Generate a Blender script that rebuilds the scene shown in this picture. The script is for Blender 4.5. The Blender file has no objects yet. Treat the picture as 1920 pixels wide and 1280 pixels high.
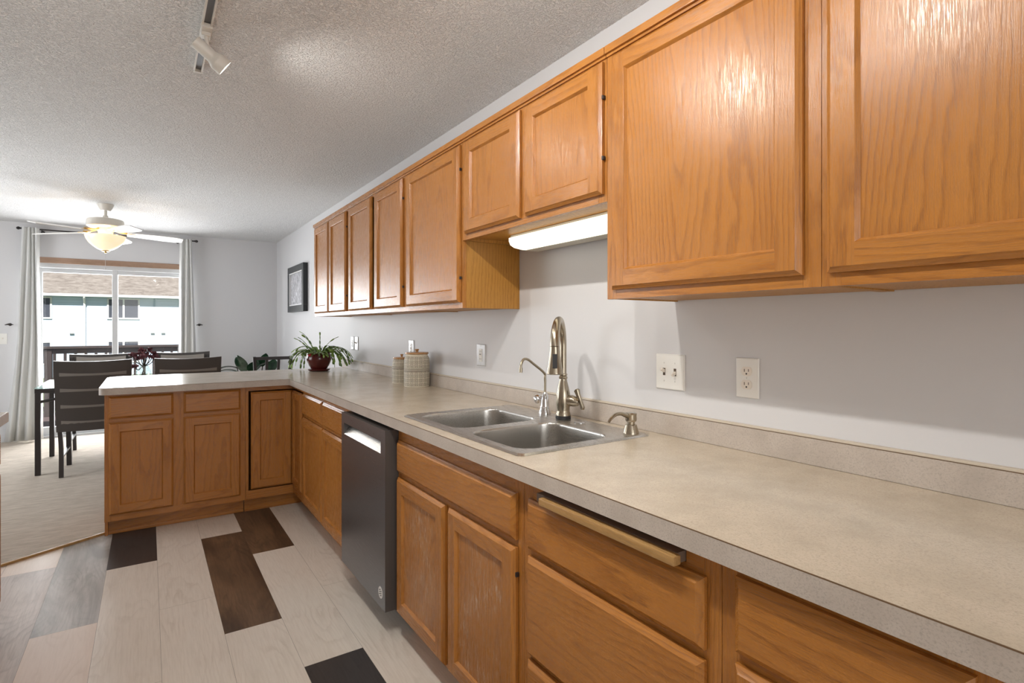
import bpy, bmesh, math, random
from mathutils import Vector, Matrix
random.seed(7)
S = bpy.context.scene
COL = S.collection

# ------------------------------------------------------------------ camera
F, TH, HY, CH = 1019.1, 0.5901, 611.9, 1.2812
cam_d = bpy.data.cameras.new('camera'); cam = bpy.data.objects.new('camera', cam_d); COL.objects.link(cam)
cam_d.sensor_fit = 'HORIZONTAL'; cam_d.sensor_width = 36.0
cam_d.lens = F / 1920.0 * 36.0
cam_d.shift_y = -(640.0 - HY) / 1920.0
cam_d.clip_start = 0.02; cam_d.clip_end = 300
cam.location = (0, 0, CH)
cam.rotation_euler = (math.pi / 2, 0, -TH)
S.camera = cam

# ------------------------------------------------------------------ view, world, daylight
S.view_settings.view_transform = 'Standard'
S.view_settings.look = 'None'
S.view_settings.gamma = 1.0
S.view_settings.use_curve_mapping = False
S.view_settings.exposure = 0.0
w = bpy.data.worlds.new('sky'); S.world = w; w.use_nodes = True
wn = w.node_tree.nodes
wn['Background'].inputs[0].default_value = (0.74, 0.87, 1.0, 1)
wn['Background'].inputs[1].default_value = .55

def lamp(name, kind, loc, energy, color=(1, 1, 1), target=None, **kw):
    d = bpy.data.lights.new(name, kind); d.energy = energy; d.color = color
    for k, v in kw.items(): setattr(d, k, v)
    o = bpy.data.objects.new(name, d); COL.objects.link(o); o.location = loc
    if target is not None:
        o.rotation_euler = (Vector(target) - Vector(loc)).to_track_quat('-Z', 'Y').to_euler()
    return o

lamp('sun', 'SUN', (0, -5, 20), 14.5, (1.0, 0.97, 0.92), target=(2.2, 6.0, 4.0), angle=0.009)
# fill from two added unseen windows (back and left), then daylight at the patio door
lamp('fill_lamp_back', 'AREA', (0.15, -2.42, 1.45), 36, (1.0, 0.985, 0.96), target=(0.15, 1.4, 3.2), shape='RECTANGLE', size=1.8, size_y=1.4)
lamp('fill_lamp_left', 'AREA', (-3.12, 5.6, 1.35), 66, (0.97, 0.985, 1.0), target=(0, 5.2, 2.3), shape='RECTANGLE', size=2.2, size_y=1.5)
lamp('daylight_patio_door', 'AREA', (-0.335, 8.55, 1.08), 165, (0.97, 0.985, 1.0), target=(-0.335, 4, .95), shape='RECTANGLE', size=1.7, size_y=2.0)

# ------------------------------------------------------------------ materials
def mat(name, color=(.8, .8, .8), rough=.5, metal=0.0, spec=.5, **kw):
    m = bpy.data.materials.new(name); m.use_nodes = True
    b = m.node_tree.nodes['Principled BSDF']
    b.inputs['Base Color'].default_value = (*color, 1)
    b.inputs['Roughness'].default_value = rough
    b.inputs['Metallic'].default_value = metal
    b.inputs['Specular IOR Level'].default_value = spec
    for k, v in kw.items(): b.inputs[k].default_value = v
    return m
class NT:
    def __init__(s, m): s.m = m; s.t = m.node_tree; s.b = s.t.nodes['Principled BSDF']
    def n(s, typ, **kw):
        o = s.t.nodes.new(typ)
        for k, v in kw.items(): setattr(o, k, v)
        return o
    def l(s, a, b): s.t.links.new(a, b)
    def val(s, sock, v):
        if hasattr(v, 'is_output'): s.l(v, sock)
        else: sock.default_value = v
    def math(s, op, a, b=0.0, c=0.0):
        o = s.n('ShaderNodeMath', operation=op)
        s.val(o.inputs[0], a); s.val(o.inputs[1], b); s.val(o.inputs[2], c)
        return o.outputs[0]
    def vm(s, op, a, b):
        o = s.n('ShaderNodeVectorMath', operation=op)
        s.val(o.inputs[0], a); s.val(o.inputs[1], b); return o.outputs[0]
    def noise(s, vec, scale, detail=3, rough=.55, dist=0):
        o = s.n('ShaderNodeTexNoise'); s.l(vec, o.inputs['Vector'])
        o.inputs['Scale'].default_value = scale; o.inputs['Detail'].default_value = detail
        o.inputs['Roughness'].default_value = rough; o.inputs['Distortion'].default_value = dist
        return o.outputs['Fac']
    def ramp(s, fac, stops, interp='LINEAR'):
        o = s.n('ShaderNodeValToRGB'); s.l(fac, o.inputs[0]); e = o.color_ramp.elements
        o.color_ramp.interpolation = interp
        while len(e) < len(stops): e.new(.5)
        for i, (p, c) in enumerate(stops):
            e[i].position = p; e[i].color = (*c, 1) if len(c) == 3 else c
        return o.outputs[0]
    def mix(s, fac, a, b, mode='MIX'):
        o = s.n('ShaderNodeMix', data_type='RGBA', blend_type=mode)
        s.val(o.inputs[0], fac)
        for i, v in ((6, a), (7, b)):
            if hasattr(v, 'is_output'): s.l(v, o.inputs[i])
            else: o.inputs[i].default_value = (*v, 1)
        return o.outputs[2]
    def obj(s, rand=True, per=10.0):
        tc = s.n('ShaderNodeTexCoord').outputs['Object']
        if not rand: return tc
        r = s.n('ShaderNodeObjectInfo').outputs['Random']
        c = s.n('ShaderNodeCombineXYZ')
        s.l(s.math('MULTIPLY', r, per), c.inputs[0]); s.l(s.math('MULTIPLY', r, per * 1.7), c.inputs[1]); s.l(s.math('MULTIPLY', r, per * 2.3), c.inputs[2])
        return s.vm('ADD', tc, c.outputs[0])
    def bump(s, h, strength=.2, dist=.01):
        o = s.n('ShaderNodeBump'); s.l(h, o.inputs['Height'])
        o.inputs['Strength'].default_value = strength; o.inputs['Distance'].default_value = dist
        s.l(o.outputs[0], s.b.inputs['Normal'])

def oak(name, axis, light=(.49, .200, .040), dark=(.305, .108, .018), cathedral=1.0, rough=.28):
    m = mat(name, light, rough); t = NT(m); v = t.obj()
    g = [1, 1, 1]; g[axis] = .085
    vs = t.vm('MULTIPLY', v, tuple(g))
    lowf = t.noise(vs, 3.2, 1.5, .45)
    jit = t.noise(t.vm('MULTIPLY', v, tuple(.25 if i == axis else 1 for i in range(3))), 38, 2, .6)
    sx = t.n('ShaderNodeSeparateXYZ'); t.l(vs, sx.inputs[0])
    o = [i for i in range(3) if i != axis]
    across = t.math('ADD', sx.outputs[o[0]], t.math('MULTIPLY', sx.outputs[o[1]], .8))
    f = t.math('ADD', t.math('ADD', t.math('MULTIPLY', across, 30.0), t.math('MULTIPLY', lowf, 46.0 * cathedral)), t.math('MULTIPLY', jit, 1.1))
    saw = t.math('FRACT', f)
    ring = t.ramp(saw, [(0.0, (0, 0, 0)), (.55, (.25, .25, .25)), (.86, (1, 1, 1)), (1.0, (.1, .1, .1))])
    gp = [1, 1, 1]; gp[axis] = .030
    pores = t.noise(t.vm('MULTIPLY', v, tuple(gp)), 760, 2, .65)
    pore = t.ramp(pores, [(.36, (0, 0, 0)), (.56, (1, 1, 1))])
    broad = t.noise(vs, 9, 2)
    mott = t.noise(v, 5, 2)
    c1 = t.mix(t.math('MULTIPLY', ring, .60), light, dark)
    c1 = t.mix(t.math('MULTIPLY', broad, .35), c1, dark)
    inv = t.math('SUBTRACT', 1.0, pore)
    c2 = t.mix(t.math('MULTIPLY', inv, t.math('ADD', .30, t.math('MULTIPLY', ring, .35))), c1, tuple(x * .55 for x in dark))
    c3 = t.mix(t.math('MULTIPLY', t.ramp(mott, [(.4, (0, 0, 0)), (.7, (1, 1, 1))]), .22), c2, (light[0] * 1.05, light[1] * 1.15, light[2] * 1.3))
    t.l(c3, t.b.inputs['Base Color'])
    t.l(t.math('ADD', rough - .02, t.math('MULTIPLY', inv, .10)), t.b.inputs['Roughness'])
    t.bump(t.math('ADD', pore, t.math('MULTIPLY', t.math('SUBTRACT', 1.0, ring), .5)), .16, .0006)
    return m
OAK = [oak('oak_grain_x', 0), oak('oak_grain_y', 1), oak('oak_grain_z', 2)]
oak_side = oak('oak_side_veneer', 2, (.52, .25, .045), (.34, .145, .022), .8, .42)

def paint(name, col, scale, strength, rough=.6, dist=.002):
    m = mat(name, col, rough, spec=.35); t = NT(m); v = t.obj(False)
    t.bump(t.noise(v, scale, 3, .6), strength, dist); return m
M_wall = paint('wall_paint', (.66, .66, .675), 220, .10, .5)
M_trimwhite = mat('white_vinyl', (.60, .61, .62), .35)

def ceil_mat():
    m = mat('knockdown_ceiling', (.93, .935, .94), .85, spec=.2); t = NT(m); v = t.obj(False)
    a = t.noise(v, 92, 3, .6, .4)
    h = t.ramp(a, [(.44, (0, 0, 0)), (.56, (1, 1, 1))])
    b = t.noise(v, 190, 2, .6)
    t.bump(t.math('ADD', h, t.math('MULTIPLY', b, .35)), .85, .009)
    return m
M_ceil = ceil_mat()

def laminate(name, base, fleck, warm, rough):
    m = mat(name, base, rough); t = NT(m); v = t.obj(False)
    vv = t.vm('MULTIPLY', v, (1.0, .8, 1.0))
    a = t.ramp(t.noise(vv, 330, 4, .75), [(.32, (0, 0, 0)), (.52, (1, 1, 1))])
    b = t.noise(v, 55, 4, .7)
    c = t.noise(v, 9, 3, .6)
    col = t.mix(t.math('MULTIPLY', t.math('SUBTRACT', 1.0, a), .55), base, fleck)
    col = t.mix(t.math('MULTIPLY', t.ramp(b, [(.42, (0, 0, 0)), (.70, (1, 1, 1))]), .40), col, warm)
    col = t.mix(t.math('MULTIPLY', t.ramp(c, [(.40, (0, 0, 0)), (.70, (1, 1, 1))]), .55), col, tuple(x * .74 for x in warm))
    t.l(col, t.b.inputs['Base Color']); return m
M_lam = laminate('laminate_top', (.61, .525, .415), (.30, .24, .18), (.60, .51, .39), .22)
M_lam_shaded = laminate('laminate_edge_shaded', (.55, .488, .43), (.21, .175, .145), (.52, .45, .385), .38)  # same laminate as the top, its shaded look put into the colour

def steel(name, col, rough, axis=1, aniso=.5):
    m = mat(name, col, rough, 1.0); t = NT(m); v = t.obj(False)
    g = [900, 900, 900]; g[axis] = 14
    n = t.noise(t.vm('MULTIPLY', v, tuple(g)), 1.0, 2)
    t.l(t.math('ADD', rough - .06, t.math('MULTIPLY', n, .14)), t.b.inputs['Roughness']); return m
M_steel = steel('brushed_stainless', (.62, .60, .57), .27)
M_blacksteel = steel('black_stainless', (.235, .25, .275), .29, 1)
M_dwside = mat('dishwasher_side', (.07, .06, .055), .4)
M_steelbright = steel('handle_steel', (.80, .79, .76), .28)
M_nickel = steel('brushed_nickel', (.43, .375, .29), .24, 2)
M_chrome = mat('chrome', (.82, .82, .83), .07, 1.0)
M_black = mat('black_rubber', (.012, .012, .013), .5)
M_darkgap = mat('dark_recess', (.02, .015, .012), .8)
M_plate = mat('plate_plastic', (.84, .83, .79), .33)
M_recept = mat('receptacle_plastic', (.82, .76, .68), .4)
M_slot = mat('slot_dark', (.10, .07, .045), .6)
M_satin = mat('satin_nickel_plate', (.60, .60, .60), .32, .35)
M_bronze = mat('dark_bronze', (.05, .045, .045), .4, .6)
M_seam = mat('seam_line', (.16, .095, .05), .6)
M_cap = mat('splash_cap', (.60, .53, .43), .45)

def plank(name, a, b, rough=.32, contrast=.6, blotch=.3):
    m = mat(name, a, rough); t = NT(m)
    tc = t.n('ShaderNodeTexCoord').outputs['Object']
    at = t.n('ShaderNodeAttribute', attribute_name='plank_id').outputs['Fac']
    c = t.n('ShaderNodeCombineXYZ')
    t.l(t.math('MULTIPLY', at, 3.37), c.inputs[0]); t.l(t.math('MULTIPLY', at, 5.11), c.inputs[1]); t.l(t.math('MULTIPLY', at, 1.9), c.inputs[2])
    v = t.vm('ADD', tc, c.outputs[0])
    vs = t.vm('MULTIPLY', v, (1, .20, 1))
    lowf = t.noise(vs, 3.4, 2, .5, .3)
    jit = t.noise(t.vm('MULTIPLY', v, (1, .3, 1)), 45, 2)
    f = t.math('FRACT', t.math('ADD', t.math('MULTIPLY', lowf, 26.0), t.math('MULTIPLY', jit, .8)))
    ring = t.ramp(f, [(0, (0, 0, 0)), (.5, (.12, .12, .12)), (.85, (1, 1, 1)), (1, (.05, .05, .05))])
    msk = t.ramp(t.noise(v, 4.5, 2), [(.42, (.1, .1, .1)), (.66, (1, 1, 1))])
    fine = t.noise(t.vm('MULTIPLY', v, (1, .05, 1)), 160, 3, .6)
    big = t.noise(vs, 6, 4, .65, .8)
    col = t.mix(t.math('MULTIPLY', t.math('MULTIPLY', ring, msk), contrast * .8), a, b)
    col = t.mix(t.math('MULTIPLY', t.ramp(fine, [(.42, (0, 0, 0)), (.66, (1, 1, 1))]), contrast * .45), col, b)
    col = t.mix(t.math('MULTIPLY', t.ramp(big, [(.42, (0, 0, 0)), (.66, (1, 1, 1))]), blotch), col, b)
    t.l(col, t.b.inputs['Base Color']); t.bump(fine, .06, .001); return m
PLK = {'W': plank('plank_whitewashed', (.74, .675, .60), (.53, .455, .38), .34, .62, .14),
       'B': plank('plank_walnut', (.175, .105, .060), (.034, .019, .012), .36, .7, .85),
       'K': plank('plank_charcoal', (.045, .038, .036), (.018, .015, .014), .38, .7, .4),
       'G': plank('plank_grey', (.50, .47, .44), (.20, .18, .16), .34, .5, .75),
       'T': plank('plank_tan', (.72, .60, .51), (.58, .46, .37), .34, .55, .2),
       'R': plank('plank_rustic_grey', (.60, .53, .485), (.28, .24, .22), .38, .75, .4)}

def carpet_mat():
    m = mat('beige_carpet', (.56, .475, .38), .95, spec=.1); t = NT(m); v = t.obj(False)
    vs = t.vm('MULTIPLY', v, (.35, 1.4, 1))
    a = t.noise(vs, 26, 4, .65); b = t.noise(v, 240, 3, .7)
    col = t.mix(t.ramp(a, [(.35, (0, 0, 0)), (.65, (1, 1, 1))]), (.62, .54, .45), (.80, .71, .61))
    col = t.mix(t.math('MULTIPLY', b, .35), col, (.58, .49, .40))
    t.l(col, t.b.inputs['Base Color'])
    t.bump(t.math('ADD', t.math('MULTIPLY', a, 1.2), t.math('MULTIPLY', b, .7)), .9, .02); return m
M_carpet = carpet_mat()
M_strip = oak('transition_strip_wood', 0, (.50, .31, .12), (.30, .17, .06))

def glass(name, tint=(1, 1, 1), refl=.06):
    m = bpy.data.materials.new(name); m.use_nodes = True; t = m.node_tree
    t.nodes.remove(t.nodes['Principled BSDF'])
    o = t.nodes['Material Output']; tr = t.nodes.new('ShaderNodeBsdfTransparent'); gl = t.nodes.new('ShaderNodeBsdfGlossy'); mx = t.nodes.new('ShaderNodeMixShader')
    tr.inputs[0].default_value = (*tint, 1); gl.inputs['Roughness'].default_value = .02
    mx.inputs[0].default_value = refl
    t.links.new(tr.outputs[0], mx.inputs[1]); t.links.new(gl.outputs[0], mx.inputs[2]); t.links.new(mx.outputs[0], o.inputs[0])
    return m
M_glass = glass('window_glass', (1, 1, 1), .018); M_vase = glass('vase_glass', (.95, .97, .95), .12); M_tglass = glass('table_glass', (.80, .88, .87), .22)

M_espresso = mat('espresso_metal', (.030, .025, .024), .40)
M_vinyl = mat('charcoal_vinyl', (.060, .053, .050), .38)
M_pad = mat('taupe_pad', (.34, .31, .28), .6)
M_piping = mat('grey_piping', (.21, .195, .18), .4)
M_maroon = mat('maroon_glaze', (.085, .012, .010), .16)
M_soil = mat('soil', (.03, .02, .012), .9)
def leafmat(name, a, b, rough=.4, sc=30):
    m = mat(name, a, rough); t = NT(m); v = t.obj(False)
    t.l(t.mix(t.ramp(t.noise(v, sc, 2), [(.38, (0, 0, 0)), (.62, (1, 1, 1))]), a, b), t.b.inputs['Base Color']); return m
M_cactus = leafmat('cactus_green', (.055, .11, .025), (.24, .38, .07))
M_rubber = leafmat('rubber_leaf', (.012, .045, .022), (.030, .085, .040), .25, 12)
M_flower_red = mat('flower_red', (.60, .02, .06), .5)
M_burg = leafmat('burgundy_petal', (.075, .018, .026), (.16, .05, .06), .6, 60)
M_stem = mat('flower_stem', (.035, .030, .018), .6)
M_fanwhite = mat('fan_enamel', (.72, .69, .63), .35)
M_blade = mat('fan_blade_white', (.78, .77, .75), .4)
M_brass = mat('antique_brass', (.55, .38, .16), .3, .9)
def emis(name, col, s, base=(.9, .85, .75)):
    return mat(name, base, .3, **{'Emission Color': (*col, 1), 'Emission Strength': s})
def bowl_mat():
    m = emis('lit_frosted_bowl', (1.0, .80, .52), 0.75, (.80, .70, .55)); t = NT(m); v = t.obj(False)
    n = t.noise(v, 11, 3, .6, .8)
    t.l(t.mix(n, (1.0, .60, .28), (1.0, .86, .62)), t.b.inputs['Emission Color']); return m
M_bowl = bowl_mat()
M_tube = emis('lit_diffuser', (1.0, .97, .80), 1.6)
M_bulb = emis('lit_lamp_face', (1.0, .96, .88), 9.0)
M_fixture = mat('fixture_enamel', (.66, .65, .58), .4)
M_track = mat('track_white', (.74, .72, .67), .4)
M_curtain = paint('curtain_cloth', (.70, .705, .69), 400, .15, .85)
M_trimwood = oak('door_head_wood', 0, (.40, .255, .175), (.27, .16, .10), .6, .5)
M_frameblk = mat('picture_frame_black', (.018, .022, .025), .38)
M_matboard = mat('mat_line_white', (.75, .75, .76), .5)
def art_mat():
    m = mat('abstract_print', (.6, .6, .6), .6); t = NT(m); v = t.obj(False)
    a = t.noise(t.vm('MULTIPLY', v, (1, 3, 1)), 14, 5, .7, 1.5)
    t.l(t.ramp(a, [(.30, (.03, .03, .035)), (.45, (.30, .30, .32)), (.60, (.66, .66, .70))]), t.b.inputs['Base Color']); return m
M_art = art_mat()
def can_mat():
    m = mat('patterned_stoneware', (.6, .55, .45), .55); t = NT(m); v = t.obj(False)
    sx = t.n('ShaderNodeSeparateXYZ'); t.l(v, sx.inputs[0])
    ang = t.math('ARCTAN2', sx.outputs[1], sx.outputs[0])
    u = t.math('FRACT', t.math('MULTIPLY', ang, 17 / math.tau)); zz = t.math('MULTIPLY', sx.outputs[2], 1 / .0275); vv = t.math('FRACT', zz)
    d = t.math('MAXIMUM', t.math('ABSOLUTE', t.math('SUBTRACT', u, .5)), t.math('ABSOLUTE', t.math('SUBTRACT', vv, .5)))
    ring = t.math('GREATER_THAN', t.math('SINE', t.math('MULTIPLY', d, 30.0)), -.05)
    band = t.math('COMPARE', sx.outputs[2], .105, .011)
    lines = t.math('GREATER_THAN', t.math('SINE', t.math('MULTIPLY', sx.outputs[2], 900)), .2)
    foot = t.math('LESS_THAN', sx.outputs[2], .006)
    shoulder = t.math('GREATER_THAN', sx.outputs[2], .186)
    k = t.math('ADD', t.math('MULTIPLY', band, lines), t.math('MULTIPLY', t.math('SUBTRACT', 1.0, band), ring))
    k = t.math('MAXIMUM', k, t.math('MAXIMUM', foot, shoulder))
    k2 = t.math('MULTIPLY', k, t.math('ADD', .75, t.math('MULTIPLY', t.noise(v, 60, 2), .35)))
    t.l(t.mix(k2, (.17, .14, .105), (.70, .64, .52)), t.b.inputs['Base Color'])
    t.bump(k, .5, .003); return m
M_can = can_mat()
M_lid = oak('acacia_lid', 0, (.50, .27, .11), (.33, .16, .06))
M_board = oak('breadboard_handle', 1, (.46, .27, .105), (.34, .185, .065))
M_boardtop = mat('breadboard_slab', (.17, .12, .09), .5)
# outside
M_shingle = (lambda m: m)(mat('roof_shingle', (.36, .31, .275), .9))
def shingle():
    t = NT(M_shingle); v = t.obj(False)
    vs = t.vm('MULTIPLY', v, (1, 2.2, 2.2))
    a = t.noise(vs, 2.2, 4, .75)
    t.l(t.ramp(a, [(.38, (.088, .073, .064)), (.52, (.128, .112, .10)), (.66, (.162, .144, .13))]), t.b.inputs['Base Color'])
shingle()
def siding():
    m = mat('lap_siding', (.47, .57, .71), .6); t = NT(m); v = t.obj(False)
    sx = t.n('ShaderNodeSeparateXYZ'); t.l(v, sx.inputs[0])
    f = t.math('FRACT', t.math('MULTIPLY', sx.outputs[2], 1 / .18))
    t.l(t.mix(t.math('LESS_THAN', f, .12), (.47, .57, .71), (.40, .49, .62)), t.b.inputs['Base Color'])
    t.bump(f, .6, .03); return m
M_siding = siding()
M_winpane = mat('dark_window_pane', (.05, .055, .07), .15)
M_gutter = mat('gutter_white', (.62, .63, .63), .4)
M_decking = oak('deck_boards', 0, (.06, .038, .038), (.04, .026, .026), .5, .7)
M_rail = mat('railing_brown', (.016, .009, .008), .55)
def grass():
    m = mat('lawn_grass', (.22, .33, .07), .9); t = NT(m); v = t.obj(False)
    t.l(t.mix(t.noise(v, 1.5, 4, .7), (.040, .056, .018), (.080, .097, .038)), t.b.inputs['Base Color']); return m
M_grass = grass()

# ------------------------------------------------------------------ mesh helpers
def new(): return bmesh.new()
def box(bm, x0, x1, y0, y1, z0, z1, bev=0.0, mi=0, seg=2):
    t = bmesh.new()
    vs = [t.verts.new((x, y, z)) for x in (x0, x1) for y in (y0, y1) for z in (z0, z1)]
    for f in ((0, 1, 3, 2), (4, 6, 7, 5), (0, 4, 5, 1), (2, 3, 7, 6), (0, 2, 6, 4), (1, 5, 7, 3)):
        t.faces.new([vs[i] for i in f])
    if bev > 0: bmesh.ops.bevel(t, geom=t.edges[:], offset=bev, segments=seg, affect='EDGES', profile=.6)
    merge(bm, t, mi=mi); return bm
def merge(bm, t, M=None, mi=None):
    if M is not None: bmesh.ops.transform(t, matrix=M, verts=t.verts)
    d = {v: bm.verts.new(v.co) for v in t.verts}
    for f in t.faces:
        try:
            g = bm.faces.new([d[v] for v in f.verts]); g.material_index = f.material_index if mi is None else mi
        except ValueError: pass
    t.free()
def quad(bm, pts, mi=0):
    f = bm.faces.new([bm.verts.new(p) for p in pts]); f.material_index = mi; return f
def lathe(bm, prof, c=(0, 0, 0), seg=32, M=None, mi=0):
    t = bmesh.new(); rings = []
    for r, z in prof:
        if r < 1e-6: rings.append([t.verts.new((0, 0, z))])
        else: rings.append([t.verts.new((r * math.cos(math.tau * i / seg), r * math.sin(math.tau * i / seg), z)) for i in range(seg)])
    for a, b in zip(rings, rings[1:]):
        for i in range(seg):
            j = (i + 1) % seg
            if len(a) == 1 and len(b) == 1: continue
            if len(a) == 1: t.faces.new((a[0], b[i], b[j]))
            elif len(b) == 1: t.faces.new((a[i], a[j], b[0]))
            else: t.faces.new((a[i], a[j], b[j], b[i]))
    MM = Matrix.Translation(c)
    if M is not None: MM = MM @ M
    merge(bm, t, MM, mi); return bm
def smooth_path(pts, n=6):
    P = [Vector(p) for p in pts]; out = []
    for i in range(len(P) - 1):
        p0 = P[max(i - 1, 0)]; p1 = P[i]; p2 = P[i + 1]; p3 = P[min(i + 2, len(P) - 1)]
        for k in range(n):
            s = k / n
            out.append(.5 * ((2 * p1) + (-p0 + p2) * s + (2 * p0 - 5 * p1 + 4 * p2 - p3) * s * s + (-p0 + 3 * p1 - 3 * p2 + p3) * s ** 3))
    out.append(P[-1]); return out
def tube(bm, pts, r, seg=12, mi=0, cap=True):
    P = [Vector(p) for p in pts]; n = len(P)
    R = r if isinstance(r, (list, tuple)) else [r] * n
    if len(R) != n:
        R = [R[min(int(i / (n - 1) * (len(R) - 1)), len(R) - 2)] * (1 - (i / (n - 1) * (len(R) - 1)) % 1) + R[min(int(i / (n - 1) * (len(R) - 1)) + 1, len(R) - 1)] * ((i / (n - 1) * (len(R) - 1)) % 1) if i < n - 1 else R[-1] for i in range(n)]
    prev = None; rings = []
    for i in range(n):
        d = (P[min(i + 1, n - 1)] - P[max(i - 1, 0)]).normalized()
        if prev is None:
            a = Vector((0, 0, 1)) if abs(d.z) < .9 else Vector((1, 0, 0)); u = d.cross(a).normalized()
        else: u = (prev - d * prev.dot(d)).normalized()
        prev = u; v = d.cross(u)
        rings.append([bm.verts.new(P[i] + (u * math.cos(math.tau * k / seg) + v * math.sin(math.tau * k / seg)) * R[i]) for k in range(seg)])
    for a, b in zip(rings, rings[1:]):
        for k in range(seg):
            f = bm.faces.new((a[k], a[(k + 1) % seg], b[(k + 1) % seg], b[k])); f.material_index = mi
    if cap:
        for rg in (rings[0], rings[-1]):
            f = bm.faces.new(rg); f.material_index = mi
    return bm
def beam(bm, a, b, wx, wy, up=(0, 0, 1), mi=0, bev=.0):
    """rectangular bar from a to b"""
    a, b = Vector(a), Vector(b); d = b - a; L = d.length; d.normalize()
    u = Vector(up).cross(d)
    if u.length < 1e-4: u = Vector((1, 0, 0)).cross(d)
    u.normalize(); v = d.cross(u)
    t = bmesh.new(); box(t, -wx / 2, wx / 2, -wy / 2, wy / 2, 0, L, bev)
    M = Matrix(((u.x, v.x, d.x, a.x), (u.y, v.y, d.y, a.y), (u.z, v.z, d.z, a.z), (0, 0, 0, 1)))
    merge(bm, t, M, mi); return bm
def prism(bm, poly, z0, z1, mi=0, mi_side=None):
    n = len(poly); b = [bm.verts.new((x, y, z0)) for x, y in poly]; t = [bm.verts.new((x, y, z1)) for x, y in poly]
    f = bm.faces.new(t); f.material_index = mi
    f = bm.faces.new(b[::-1]); f.material_index = mi
    for i in range(n):
        j = (i + 1) % n
        f = bm.faces.new((b[i], b[j], t[j], t[i])); f.material_index = mi if mi_side is None else mi_side
    return bm
def rrect(x0, x1, y0, y1, r, n=6):
    out = []
    for cx, cy, a0 in ((x1 - r, y1 - r, 0), (x0 + r, y1 - r, 90), (x0 + r, y0 + r, 180), (x1 - r, y0 + r, 270)):
        for k in range(n + 1):
            a = math.radians(a0 + 90 * k / n); out.append((cx + r * math.cos(a), cy + r * math.sin(a)))
    return out
def holed(bm, outer, holes, z, mi=0):
    """flat sheet with holes, returns loops of verts"""
    loops = []; edges = []
    for lp in [outer] + holes:
        vs = [bm.verts.new((x, y, z)) for x, y in lp]
        for i in range(len(vs)): edges.append(bm.edges.new((vs[i], vs[(i + 1) % len(vs)])))
        loops.append(vs)
    r = bmesh.ops.triangle_fill(bm, use_beauty=True, use_dissolve=False, edges=edges)
    for g in r['geom']:
        if isinstance(g, bmesh.types.BMFace): g.material_index = mi
    return loops
def obj(name, bm, mats, parent=None, loc=(0, 0, 0), smooth=35, recalc=True):
    if recalc: bmesh.ops.recalc_face_normals(bm, faces=bm.faces)
    me = bpy.data.meshes.new(name); bm.to_mesh(me); bm.free()
    for m in (mats if isinstance(mats, (list, tuple)) else [mats]): me.materials.append(m)
    if smooth:
        me.shade_smooth(); me.set_sharp_from_angle(angle=math.radians(smooth))
    o = bpy.data.objects.new(name, me); COL.objects.link(o); o.location = loc
    if smooth:
        wm = o.modifiers.new('weighted_normals', 'WEIGHTED_NORMAL'); wm.keep_sharp = True; wm.weight = 80
    if parent is not None: o.parent = parent
    return o
def tag(o, label, cat, group=None, kind=None):
    if label: o['label'] = label
    if cat: o['category'] = cat
    if group: o['group'] = group
    if kind: o['kind'] = kind
    return o
def thing(name, label, cat, loc=(0, 0, 0), group=None):
    o = bpy.data.objects.new(name, None); o.empty_display_size = .1; COL.objects.link(o); o.location = loc
    return tag(o, label, cat, group)
def struct(name, bm, mats, label=None, smooth=0, parent=None, loc=(0, 0, 0)):
    o = obj(name, bm, mats, parent, loc, smooth)
    if parent is None:
        o['kind'] = 'structure'
        if label: o['label'] = label
    return o
def copy_tree(o, loc, label):
    c = o.copy(); COL.objects.link(c); c.location = loc; c['label'] = label
    for ch in o.children:
        d = ch.copy(); COL.objects.link(d); d.parent = c
        for g in ch.children:
            e = g.copy(); COL.objects.link(e); e.parent = d
    return c

# ------------------------------------------------------------------ key dimensions
XW = 1.478      # right wall
YF = 8.05       # far wall
ZC = 2.4375     # ceiling
XL, YB = -3.2, -2.5
DX0, DX1, DZ = -1.09, 0.42, 2.0      # patio door opening
CT = .914       # counter height

# ------------------------------------------------------------------ room shell
b = new(); box(b, XW, XW + .12, YB, YF + .12, -.02, ZC + .05)
struct('wall_right', b, M_wall, 'pale grey painted wall behind the long counter and wall cabinets')
b = new()
box(b, XL - .12, DX0, YF, YF + .14, -.02, ZC + .05); box(b, DX1, XW, YF, YF + .14, -.02, ZC + .05); box(b, DX0, DX1, YF, YF + .14, DZ, ZC + .05)
struct('wall_far', b, M_wall, 'pale grey wall around the sliding patio door')
b = new()   # left wall with an opening for the added window
for y0, y1, z0, z1 in ((YB, 4.5, -.02, ZC + .05), (6.7, YF + .12, -.02, ZC + .05), (4.5, 6.7, -.02, .6), (4.5, 6.7, 2.1, ZC + .05)): box(b, XL - .12, XL, y0, y1, z0, z1)
struct('wall_left', b, M_wall, 'pale grey wall on the left outside the picture')
b = new()
for x0, x1, z0, z1 in ((XL - .12, -.8, -.02, ZC + .05), (1.1, XW + .12, -.02, ZC + .05), (-.8, 1.1, -.02, .7), (-.8, 1.1, 2.2, ZC + .05)): box(b, x0, x1, YB - .12, YB, z0, z1)
struct('wall_back', b, M_wall, 'pale grey wall behind the camera')
b = new(); box(b, -1.26, -1.14, YB, 3.15, -.02, ZC + .05)  # unseen partition added to block side light, taupe to cut the bounce
struct('wall_added_partition', b, mat('added_partition_taupe', (.42, .39, .36), .6), 'added light-blocking partition behind the left-hand cabinets, outside the picture')
b = new(); box(b, XL - .12, XW + .12, YB - .12, YF + .14, ZC, ZC + .12)
struct('ceiling', b, M_ceil, 'white knockdown textured ceiling')
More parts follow.
